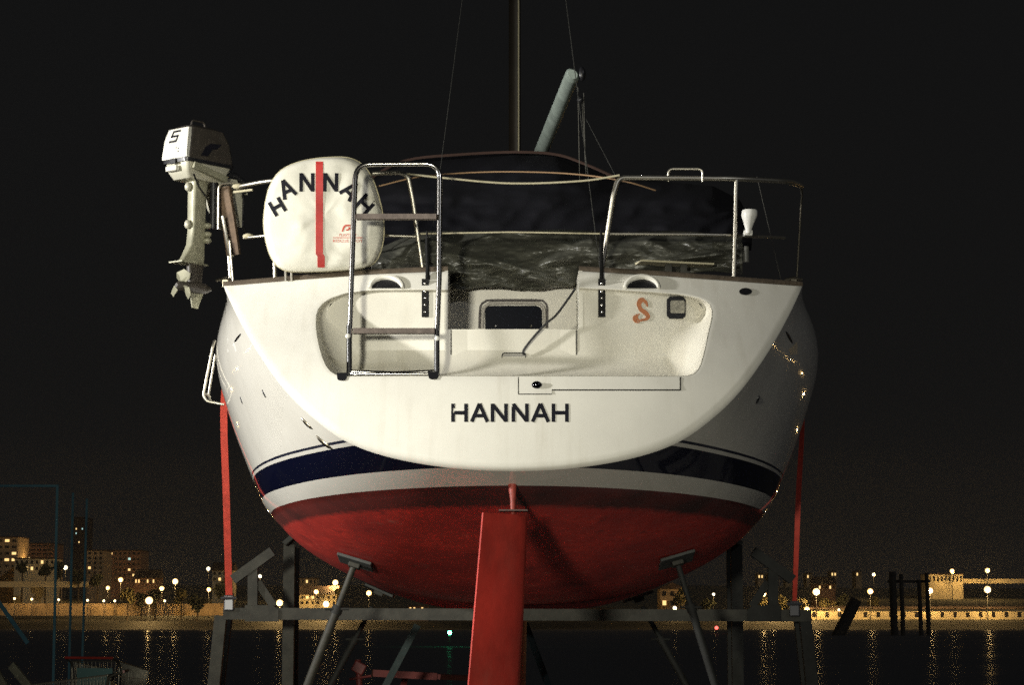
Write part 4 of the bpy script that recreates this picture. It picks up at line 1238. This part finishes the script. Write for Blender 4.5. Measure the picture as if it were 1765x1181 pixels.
# steel frame at the left edge
gf = empty('steel_frame', P(60, 1200, 32)); tag(gf, 'tall dark teal steel tube frame standing at the far left', 'frame')
def gp(px, y0_, y1_, Y, wd, name='post'):
    a = P(px, y0_, Y); bb = Vector((a.x + (P(px - 6, y1_, Y).x - a.x), Y, 0.0))
    MB().beam(a, bb, wd, wd).build(name, TEALP, gf)
gp(99, 838, 1130, 32, .032); gp(126, 850, 1120, 34, .03); gp(150, 860, 1010, 36, .03)
MB().beam(P(-60, 838, 32), P(101, 838, 32), .03, .03).build('top_bar', TEALP, gf)
MB().beam(P(-40, 985, 32), P(48, 1110, 32), .05, .05).build('brace', TEALP, gf)

def trolley(label, loc, rz, sc=1.0):
    o = empty('shopping_trolley', loc, rz); tag(o, label, 'trolley', 'shopping trolleys on the quay')
    Mx = o.matrix_world.copy()
    q = lambda x, y, z: Mx @ Vector((x * sc, y * sc, z * sc))
    wire = mat('chrome_wire', (.16, .15, .12), .4, .8)
    # basket: tapering, high at the handle end (x=-.45), low at the nose
    def rim(x, s_): return q(x, s_ * np.interp(x, [-.45, .5], [.27, .2]), np.interp(x, [-.45, .5], [.98, .86]))
    def floor(x, s_): return q(np.interp(x, [-.45, .5], [-.40, .46]), s_ * np.interp(x, [-.45, .5], [.22, .16]), np.interp(x, [-.45, .5], [.50, .58]))
    m = MB()
    for s_ in (-1, 1):
        m.tube([rim(-.45, s_), rim(.5, s_)], .006, 5); m.tube([floor(-.45, s_), floor(.5, s_)], .005, 5)
        for x in np.linspace(-.45, .5, 26): m.tube([rim(x, s_), floor(x, s_)], .0035, 4)
        for t in (.33, .66): m.tube([rim(-.45, s_).lerp(floor(-.45, s_), t), rim(.5, s_).lerp(floor(.5, s_), t)], .0035, 4)
    for t in np.linspace(-1, 1, 13):
        m.tube([rim(.5, t), floor(.5, t)], .0035, 4); m.tube([rim(-.45, t), floor(-.45, t)], .0035, 4); m.tube([floor(-.45, t), floor(.5, t)], .0035, 4)
    m.tube([rim(.5, -1), rim(.5, 1)], .006, 5); m.tube([rim(-.45, -1), rim(-.45, 1)], .006, 5)
    bk_ = m.build('wire_basket', wire, o)
    MB().tube([q(-.62, -.27, 1.02), q(-.62, .27, 1.02)], .014, 8).build('handle', mat('red_plastic', (.30, .03, .02), .4), o, smooth=True)
    for s_ in (-1, 1):
        MB().tube(filleted([q(-.62, s_ * .26, 1.02), q(-.45, s_ * .27, .96), q(-.45, s_ * .24, .2), q(.42, s_ * .2, .16)], .06), .011, 8).build('frame_tube', wire, o, smooth=True)
        for x in (-.42, .42):
            MB().tube([q(x, s_ * .22 - .015, .065), q(x, s_ * .22 + .015, .065)], .064, 14).build('wheel', RUBBER, o, smooth=True)
            MB().tube([q(x, s_ * .22, .07), q(x, s_ * .22, .19)], .010, 6).build('wheel_fork', wire, o)
    MB().box(q(-.47, 0, .8), (.01, .40 * sc, .22 * sc), Mx.to_3x3()).build('child_seat_panel', mat('teal_plastic', (.10, .20, .20), .5), o)
    return o
trolley('shopping trolley with bright wire basket, right of the pair at lower left', Vector((P(195, 1150, 25).x, 25.0, 0)), math.radians(76))
trolley('duller shopping trolley at lower left, nearer the picture edge', Vector((P(118, 1150, 23).x, 23, 0)), math.radians(184), .90)

# weathered boards leaning at the bottom left corner
for k, (a_, b__, lab) in enumerate((((20, 1148), (62, 1200), 'pale weathered board leaning beside the trolleys, right one of the leaning boards'), ((-12, 1150), (24, 1215), 'pale weathered board leaning at the lower left picture edge'))):
    a = P(*a_, 17.5); d_ = P(*b__, 17.3) - a; e = a + d_ * (a.z / -d_.z)
    bd = MB().beam(a, e, .06, .025, (.2, 1, 0)).build('leaning_board', mat('grey_board', (.08, .078, .055), .8, var=.4, vscale=10), None)
    tag(bd, lab, 'board', 'leaning boards')

# red trailer behind the props
rt = empty('red_trailer', P(690, 1250, 18.5)); tag(rt, 'red steel boat trailer drawbar with jack, low behind the left props', 'trailer')
rtm = mat('red_trailer_paint', (.20, .030, .026), .5, var=.4, vscale=10)
MB().beam(P(642, 1161, 18.5), P(752, 1167, 18.6), .055, .07).build('drawbar', rtm, rt)
MB().beam(P(752, 1167, 18.6), P(860, 1172, 20.5), .04, .07).build('side_member', rtm, rt)
MB().tube([P(617, 1138, 18.4), P(620, 1190, 18.4), Vector((P(620, 1190, 18.4).x, 18.4, .02))], .025, 10).build('jack_post', rtm, rt, smooth=True)
MB().box(P(619, 1152, 18.38), (.10, .08, .09), Matrix.Rotation(.5, 3, 'Y'), .01).build('jack_head', rtm, rt)
MB().tube([P(602, 1172, 18.38), P(640, 1166, 18.38)], .010, 8).build('jack_crank', rtm, rt, smooth=True)
ax = P(700, 1167, 19.5)
for sx in (-1, 1):
    c_ = Vector((ax.x + sx * .55, 19.9, .28))
    MB().tube([c_ + Vector((-.07, 0, 0)), c_ + Vector((.07, 0, 0))], .28, 20).build('wheel', RUBBER, rt, smooth=True)
MB().beam(Vector((ax.x - .55, 19.9, .28)), Vector((ax.x + .55, 19.9, .28)), .05, .05).build('axle', rtm, rt)
MB().beam(Vector((ax.x - .2, 19.9, .28)), P(700, 1165, 19.6), .05, .05).build('axle_post', rtm, rt)

# the floodlight fitting itself, on its post behind the camera
fl_ = empty('yard_floodlight', (LAMP.x, LAMP.y - .35, 0)); tag(fl_, 'yard floodlight on a grey post behind the photographer', 'floodlight')
MB().tube([(LAMP.x, LAMP.y - .35, 0), (LAMP.x, LAMP.y - .35, LAMP.z + .2)], .05, 12).build('post', GALVD, fl_, smooth=True)
MB().box((LAMP.x, LAMP.y - .22, LAMP.z), (.5, .08, .36), bev=.02).build('housing', BLACK, fl_)

yl_ = empty('yard_lamp', (LAMP2.x - .3, LAMP2.y - .1, 0)); tag(yl_, 'tall yard lamp on a grey post left of the boat, outside the picture', 'yard lamp')
MB().tube([(LAMP2.x - .3, LAMP2.y - .1, 0), (LAMP2.x - .3, LAMP2.y - .1, LAMP2.z + .25)], .05, 12).build('post', GALVD, yl_, smooth=True)
MB().box((LAMP2.x - .27, LAMP2.y - .1, LAMP2.z), (.08, .4, .3), bev=.02).build('housing', BLACK, yl_)

# ================================================================== FAR SHORE
ORD = ['first', 'second', 'third', 'fourth', 'fifth', 'sixth', 'seventh', 'eighth', 'ninth', 'tenth', 'eleventh', 'twelfth', 'thirteenth', 'fourteenth', 'fifteenth', 'sixteenth']
AMB = (1.0, .62, .22); WHT = (1.0, .90, .68)
pole_m = mat('lamp_pole', (.05, .05, .05), .6)
def street_lamp(px, py, Y, r, m_glow, label, group, base=None):
    p = P(px, py, Y); zb = bank_z(p.x, Y) if base is None else base
    gm, watts = m_glow
    r *= 1.3
    o = empty('street_lamp', (p.x, Y, min(zb, p.z - 1.0))); tag(o, label, 'street lamp', group)
    MB().tube([(p.x, Y + .1, min(zb, p.z - 1.0) - .2), (p.x, Y + .1, p.z - r * .8)], [.10, .06], 6).build('lamp_post', pole_m, o, smooth=True)
    MB().sphere(p, r, 10, 8).build('lamp_globe', gm, o, smooth=True)
    if watts:
        pd = bpy.data.lights.new('lamp_light', 'POINT'); pd.energy = watts * (r / .6) ** 2; pd.color = AMB; pd.shadow_soft_size = .3
        po = bpy.data.objects.new('lamp_light', pd); C.objects.link(po); po.location = p + Vector((0, -.6 - r, -.2))
        po.parent = o; po.matrix_parent_inverse = o.matrix_world.inverted()
    return o
G_XL = (glow('sodium_glow_bright', (1.0, .66, .28), 2.6), 3200)
G_L = (glow('sodium_glow', (1.0, .60, .22), 2.1), 2000)
G_S = (glow('small_lamp_glow', (1.0, .86, .58), 2.2), 1000)
G_REF = glow('sodium_bare_bulb', AMB, 700)
left_big = [(186, 1014, 615, .42, G_L), (208, 1000, 640, .52, G_L), (257, 1036, 602, .75, G_XL), (279, 1015, 630, .48, G_L), (302, 1003, 640, .60, G_XL), (360, 1017, 625, .45, G_L)]
for i, (x, y, Y, r, m_) in enumerate(left_big):
    street_lamp(x, y, Y, r, m_, f'{ORD[i]} from the left of the large amber street lamps left of the red strap', 'amber street lamps on the left far shore')
prom = [25, 55, 101, 151, 179, 198, 284]
for i, x in enumerate(prom):
    street_lamp(x, 1032.5 + min(i, 4), 610, .24, G_S, f'{ORD[i]} from the left of the small white lamps along the lit promenade wall', 'small lamps along the promenade wall')
mids = [(482, 1040, 604, .66, G_XL), (503, 1007, 630, .36, G_S), (545, 1021, 620, .50, G_L), (562, 1042, 604, .66, G_XL), (578, 1005, 630, .60, G_XL), (636, 1023, 618, .55, G_L)]
for i, (x, y, Y, r, m_) in enumerate(mids):
    street_lamp(x, y, Y, r, m_, f'{ORD[i]} from the left of the amber lamps seen between cradle arm and left prop', 'amber street lamps under the hull')
rights = [(1230, 1025, 620, .30, G_S), (1315, 1024, 612, .66, G_XL), (1407, 1021, 612, .72, G_XL), (1500, 1020, 612, .58, G_L), (1603, 1019, 612, .62, G_XL), (1702, 1017, 612, .70, G_XL)]
for i, (x, y, Y, r, m_) in enumerate(rights):
    street_lamp(x, y, Y, r, m_, f'{ORD[i]} from the left of the tall amber lamps above the long shed on the right', 'amber street lamps on the right far shore')
lows = [(1163, 1049, 606, .40, G_S), (1274, 1050, 606, .48, G_L), (1331, 1051, 606, .58, G_L), (1391, 1051, 604, .55, G_L), (1446, 1052, 604, .26, G_S)]
for i, (x, y, Y, r, m_) in enumerate(lows):
    street_lamp(x, y, Y, r, m_, f'{ORD[i]} from the left of the low quay lamps just above the crossbeam on the right', 'low quay lamps on the right')
hill = [(113, 979, 700, .5, G_S, 'white lamp high among the buildings on the far left hillside'), (48, 978, 700, .6, G_L, 'amber lamp before the lit facade at the far left'), (359, 981, 700, .45, G_S, 'small lamp above the yellow-lit tree just left of the red strap'),
        (448, 994, 700, .42, G_S, 'small lamp right beside the vertical cradle arm'), (1641, 985, 720, .55, G_L, 'left one of two lamps above the hilltop wall at far right'), (1702, 984, 720, .58, G_L, 'right one of two lamps above the hilltop wall at far right'),
        (1506, 991, 720, .40, G_S, 'single small lamp on the hill left of the dark piles')]
for x, y, Y, r, m_, lab in hill: street_lamp(x, y, Y, r, m_, lab, 'hillside lamps')
# the quay road runs on along both banks beyond the picture, with its lamps
for i, X in enumerate(range(180, 700, 38)):
    Y = 600 - (X - 150) * .55
    o = empty('street_lamp', (X, Y, -3)); tag(o, 'amber street lamp of the bank running on beyond the right picture edge', 'street lamp', 'lamps of the bank beyond the right edge')
    MB().tube([(X, Y, -3), (X, Y, 8)], .12, 6).build('lamp_post', pole_m, o); MB().sphere((X, Y, 8.4 + 2.2 * math.sin(i * 1.3)), .42, 10, 8).build('lamp_globe', G_REF, o, smooth=True)
for i, X in enumerate(range(180, 700, 38)):
    Y = 600 - (X - 150) * .55
    o = empty('street_lamp', (-X, Y, -3)); tag(o, 'amber street lamp of the bank running on beyond the left picture edge', 'street lamp', 'lamps of the bank beyond the left edge')
    MB().tube([(-X, Y, -3), (-X, Y, 8)], .12, 6).build('lamp_post', pole_m, o); MB().sphere((-X, Y, 8.4 + 2.2 * math.sin(i * 1.7)), .42, 10, 8).build('lamp_globe', G_REF, o, smooth=True)

# navigation lights
nv = empty('channel_light', P(775, 1110, 300)); tag(nv, 'green channel light on a thin post in the dark water', 'channel light')
MB().tube([P(775, 1093, 300), Vector((P(775, 1093, 300).x, 300, -3.4))], .08, 6).build('lamp_post', pole_m, nv)
MB().sphere(P(775, 1091.5, 300), .26, 10, 8).build('lamp_globe', glow('green_glow', (.05, 1.0, .38), 45), nv, smooth=True)
nv = empty('channel_light', P(1235, 1088, 480)); tag(nv, 'red channel light low over the water right of the props', 'channel light')
MB().tube([P(1235, 1084, 480), Vector((P(1235, 1084, 480).x, 480, -3.4))], .08, 6).build('lamp_post', pole_m, nv)
MB().sphere(P(1235, 1083, 480), .36, 10, 8).build('lamp_globe', glow('red_glow', (1.0, .10, .08), 4), nv, smooth=True)

# far buildings
STONE = mat('ochre_render', (.42, .30, .17), .9, var=.3, vscale=.4)
CREAM = mat('cream_render', (.62, .52, .32), .9, var=.2, vscale=.5)
BRICK = mat('red_brown_render', (.30, .16, .09), .9, var=.3, vscale=.4)
ROOF = mat('dark_tile_roof', (.06, .035, .025), .9, var=.3, vscale=.6)
WIN = mat('dark_window', (.02, .018, .02), .2)
LIT = glow('lit_window', (1.0, .66, .26), 1.4)
LITC = glow('lit_window_cool', (.6, .95, .9), .8)
def building(name, label, px0, px1, py0, py1, Y, mt, depth=12, rows_=2, cols_=4, roof='flat', lit=(), wsz=(.45, .5), group='buildings on the far shore', roofm=ROOF):
    a, bb = P(px0, py0, Y), P(px1, py1, Y)
    z0 = min(bb.z, bank_z((a.x + bb.x) / 2, Y)) - .6
    xm, wd_, ht = (a.x + bb.x) / 2, bb.x - a.x, a.z - bb.z
    o = empty(name, (xm, Y, z0)); tag(o, label, 'building', group)
    MB().box((xm, Y + depth / 2, (a.z + z0) / 2), (wd_, depth, a.z - z0)).build('wall', mt, o)
    m = MB()
    if roof == 'gable':
        hh = wd_ * .28
        m.prism([(a.x - .4, Y - .3, a.z + .01), (bb.x + .4, Y - .3, a.z + .01), (xm, Y - .3, a.z + hh)], (0, depth + .6, 0))
    elif roof == 'pitch':
        m.prism([(a.x - .4, Y - .5, a.z + .01), (a.x - .4, Y + depth + .5, a.z + .01), (a.x - .4, Y + depth / 2, a.z + (.7 if depth == 10 and cols_ == 18 else min(3, depth * .25)))], (wd_ + .8, 0, 0))
    else:
        m.box((xm, Y + depth / 2, a.z + .16), (wd_ + .4, depth + .4, .3))
    m.build('roof', roofm, o)
    cw, ch = wd_ / cols_, ht / rows_
    wme = {}
    for r in range(rows_):
        for c_ in range(cols_):
            x, z = a.x + (c_ + .5) * cw, a.z - (r + .5) * ch
            mm = LIT if (r, c_) in lit else (LITC if (r, c_, 'c') in lit else WIN)
            if mm.name not in wme:
                me = bpy.data.meshes.new('window')
                hx, hz = cw * wsz[0] / 2, ch * wsz[1] / 2
                me.from_pydata([(-hx, 0, -hz), (hx, 0, -hz), (hx, 0, hz), (-hx, 0, hz), (-hx, .2, -hz), (hx, .2, -hz), (hx, .2, hz), (-hx, .2, hz)], [], [[0, 1, 2, 3], [0, 4, 5, 1], [1, 5, 6, 2], [2, 6, 7, 3], [3, 7, 4, 0]])
                me.materials.append(mm); wme[mm.name] = me
            wo = bpy.data.objects.new('window', wme[mm.name]); C.objects.link(wo)
            wo.location = (x, Y - .06, z); wo.parent = o; wo.matrix_parent_inverse = o.matrix_world.inverted()
    return o
building('long_shed', 'long low cream shed with a row of small square windows, right far bank', 1392, 1790, 1050, 1070, 614, CREAM, 10, 1, 18, 'pitch', wsz=(.26, .42))
building('hilltop_building', 'lit ochre building above the long wall, upper right far shore', 1600, 1660, 991, 1006, 725, CREAM, 14, 1, 9, wsz=(.4, .6))
hw_ = MB().box((P(1720, 1000, 727).x, 727, (P(1720, 999, 727).z + P(1720, 1006, 727).z) / 2), (P(1800, 1000, 727).x - P(1660, 1000, 727).x, 2, 1.4)).build('hilltop_wall', CREAM, None)
tag(hw_, 'long thin lit wall running right from the hilltop building', 'wall')
building('pink_terrace', 'pinkish terrace of houses right of the second tall amber lamp', 1404, 1440, 1008, 1018, 660, BRICK, 9, 1, 6, 'pitch', lit=((0, 1), (0, 4)))
building('gabled_house', 'brown gabled house right of the starboard prop under the hull', 1138, 1180, 1016, 1048, 618, STONE, 12, 2, 3, 'gable', lit=((1, 0),))
ridge = [(1311, 990), (1328, 990), (1360, 992), (1395, 990), (1437, 986), (1480, 986)]
for i, (x, y) in enumerate(ridge):
    building('ridge_house', f'{ORD[i]} small house from the left on the dark ridge above the right shore', x - 5, x + 5, y, y + 9, 900, STONE, 10, 1, 2, 'gable', lit=((0, 0),) if i % 2 else ((0, 0), (0, 1)))
building('apartment_block', 'orange-lit apartment block cut by the left picture edge', -30, 29, 927, 1004, 690, STONE, 16, 7, 5, lit=((0, 3), (2, 4), (3, 3), (3, 4)), wsz=(.6, .4))
building('apartment_block', 'balconied apartment block behind the bright facade at left', 33, 92, 938, 966, 720, BRICK, 16, 4, 6, lit=((3, 1),), wsz=(.75, .35))
building('bright_facade', 'low brightly lit ochre facade at the far left', 25, 94, 964, 986, 676, CREAM, 12, 2, 8, lit=((1, 2), (1, 3), (0, 5)))
building('tower_block', 'narrow orange tower block right of the teal frame posts', 150, 178, 950, 992, 690, STONE, 14, 5, 3, lit=((3, 0),))
building('tower_block', 'dim brown apartment tower behind the left lamps with few lit windows', 180, 242, 950, 1006, 730, BRICK, 16, 6, 8, lit=((0, 1), (1, 5, 'c'), (3, 5), (4, 6)), wsz=(.5, .4))
building('dark_tower', 'tall unlit tower block with a few lit windows on the left skyline', 124, 143, 893, 985, 840, ROOF, 18, 12, 4, lit=((2, 1), (2, 3, 'c'), (3, 1, 'c'), (5, 2)), wsz=(.35, .35))
building('low_terrace', 'low brown terrace with lit windows behind the largest left lamp', 232, 272, 997, 1008, 660, BRICK, 10, 1, 8, 'pitch', lit=((0, 0), (0, 1), (0, 4), (0, 6)))
building('villa', 'yellow-lit villa half hidden by the red strap', 366, 400, 984, 1004, 690, CREAM, 10, 2, 4, 'pitch', lit=((1, 1),))
building('mid_building', 'upper ochre building right of the cradle upright under the hull', 512, 546, 998, 1008, 680, STONE, 10, 1, 5, lit=((0, 2),))
building('mid_building', 'lower pale green-lit building between upright and prop', 516, 580, 1026, 1044, 625, CREAM, 10, 2, 7, 'pitch', lit=((0, 1), (0, 2)))
building('pontoon_house', 'tiny pontoon house with lit windows left of the rudder', 704, 738, 1046, 1053, 606, BRICK, 4, 1, 5, lit=((0, 0), (0, 1), (0, 3)))
building('quay_hut', 'long low hut lit under the hull right of the rudder', 1012, 1058, 1050, 1056, 606, CREAM, 4, 1, 6, lit=((0, 1),))
# promenade wall on the left far bank
xa, xb = P(-40, 1050, 613).x, P(400, 1050, 613).x
pw = MB().box(((xa + xb) / 2, 613.5, (P(0, 1041, 613).z + P(0, 1062, 613).z) / 2), (xb - xa, 1, P(0, 1041, 613).z - P(0, 1062, 613).z)).build('promenade_wall', STONE, None)
tag(pw, 'long ochre promenade wall lit by small lamps along the left far shore', 'wall')
xa, xb = P(-40, 1005, 655).x, P(152, 1005, 655).x
tw = MB().box(((xa + xb) / 2, 655.5, P(0, 1008, 655).z), (xb - xa, 1, 1.6)).build('terrace_wall', CREAM, None)
tag(tw, 'upper lit terrace wall below the apartment blocks at far left', 'wall')

# mooring dolphin of dark timber piles
PILE = mat('wet_timber_pile', (.018, .016, .014), .8, var=.3, vscale=1)
md = empty('mooring_dolphin', P(1560, 1085, 440)); tag(md, 'dark timber mooring piles standing before the long shed on the right', 'mooring piles')
for px, y0_, wd_ in ((1538, 986, 1.5), (1553, 990, .9), (1584, 1000, .85), (1597, 988, .85)):
    a = P(px, y0_, 440); MB().tube([a, (a.x + .2, 440, -3.5)], [wd_ / 2 * .9, wd_ / 2], 10).build('pile', PILE, md, smooth=True)
MB().beam(P(1530, 1003, 441), P(1602, 1003, 441), .5, .5).build('cross_timber', PILE, md)
rk = empty('raking_pile', P(1450, 1085, 440)); tag(rk, 'single slanting dark pile left of the mooring piles', 'pile')
a, bb = P(1476, 1034, 440), P(1450, 1086, 440); d_ = bb - a; e = a + d_ * ((a.z + 3.5) / -d_.z)
MB().tube([a, e], [1.1, 1.25], 10).build('pile', PILE, rk, smooth=True)

# trees on the far bank: trunk, limbs and a crown of leaf clumps
LEAF = [mat('lit_leaves', (.10, .085, .03), .8, var=.4, vscale=.8), mat('unlit_leaves', (.035, .04, .018), .8, var=.4, vscale=.8)]  # lit and unlit leaf copies, lamplight put into the colour
BARK = mat('bark', (.06, .045, .03), .9)
def tree(px, ytop, ybase, Y, wpx, leaf, label, nleaf=420):
    base = P(px, ybase, Y); top = P(px, ytop, Y); zb = bank_z(base.x, Y) - .2
    rx = wpx * Y / F / 2; hgt = top.z - base.z; zb = min(zb, base.z)
    o = empty('bank_tree', (base.x, Y, zb)); tag(o, label, 'tree', 'trees on the far shore')
    rng = random.Random(int(px * 7 + ytop))
    m = MB().tube([(base.x, Y, zb), (base.x + .15, Y, base.z + hgt * .35), (base.x - .1, Y + .1, base.z + hgt * .75)], [.28, .2, .06], 6)
    lobes = []
    for k in range(7):
        a = rng.uniform(0, 6.28); r_ = rng.uniform(.2, .7)
        c_ = Vector((base.x + rx * r_ * math.cos(a), Y + rx * r_ * math.sin(a), base.z + hgt * rng.uniform(.25, .85)))
        lobes.append((c_, rx * rng.uniform(.42, .68)))
        m.tube([(base.x, Y, base.z + hgt * .32), c_], [.12, .03], 4)
    m.build('trunk', BARK, o)
    V_, F_ = [], []
    for k in range(nleaf):
        c_, r_ = rng.choice(lobes)
        d_ = Vector((rng.gauss(0, 1), rng.gauss(0, 1), rng.gauss(0, .8))).normalized() * r_ * rng.uniform(.5, 1.08)
        p = c_ + d_; s_ = rng.uniform(.25, .6)
        x_ = Vector((rng.gauss(0, 1), rng.gauss(0, 1), rng.gauss(0, 1))).normalized(); y_ = x_.orthogonal().normalized()
        b0 = len(V_); V_ += [p - x_ * s_, p + y_ * s_ * .6, p + x_ * s_, p - y_ * s_ * .6]; F_.append([b0, b0 + 1, b0 + 2, b0 + 3])
    mesh('crown', V_, F_, leaf, o)
trees = [(38, 972, 990, 660, 16, 1), (78, 974, 992, 660, 22, 1), (104, 966, 1002, 665, 24, 1), (135, 984, 1006, 655, 26, 1), (168, 986, 1012, 650, 24, 1), (220, 1018, 1042, 608, 26, 0), (244, 1024, 1046, 612, 20, 0), (268, 1018, 1046, 612, 28, 1), (312, 1016, 1046, 612, 24, 0), (340, 1028, 1056, 606, 30, 1),
         (385, 1000, 1040, 640, 30, 1), (586, 1008, 1040, 625, 18, 0), (1172, 1014, 1050, 612, 26, 0), (1220, 1030, 1054, 615, 24, 1), (1312, 1030, 1052, 609, 26, 0), (1348, 1030, 1052, 610, 24, 0), (1384, 1032, 1052, 610, 22, 0), (1425, 1028, 1052, 618, 28, 0), (1452, 1024, 1050, 622, 20, 1), (1506, 1032, 1052, 625, 20, 0)]
for i, (x, a, b__, Y, w_, l) in enumerate(trees):
    side = 'left' if x < 600 else 'right'
    idx = i if x < 600 else i - 12
    tone = 'lit-toned' if l == 0 else 'unlit-toned'
    tree(x, a, b__, Y, w_, LEAF[l], f'{tone} tree, {ORD[idx]} from the left among the {side} far-shore trees')

# thin haze added for lamp glow, lifted blacks and grain
hz = MB().box((0, 819, 18.5), (3020, 1788, 46)).build('haze', None)
hzm = bpy.data.materials.new('night_haze'); hzm.use_nodes = True
hn = hzm.node_tree; hn.nodes.remove(hn.nodes['Principled BSDF'])
pv = hn.nodes.new('ShaderNodeVolumePrincipled'); pv.inputs['Color'].default_value = (.9, .9, .9, 1); pv.inputs['Density'].default_value = 0.00014
pv.inputs['Anisotropy'].default_value = 0.3
hn.links.new(pv.outputs[0], hn.nodes['Material Output'].inputs['Volume'])
hz.data.materials.append(hzm); hz['kind'] = 'stuff'; hz['label'] = 'thin added haze over the river and the yard'

# nearly all leaf cards and pieces are in; final render switches
SC.cycles.use_denoising = False
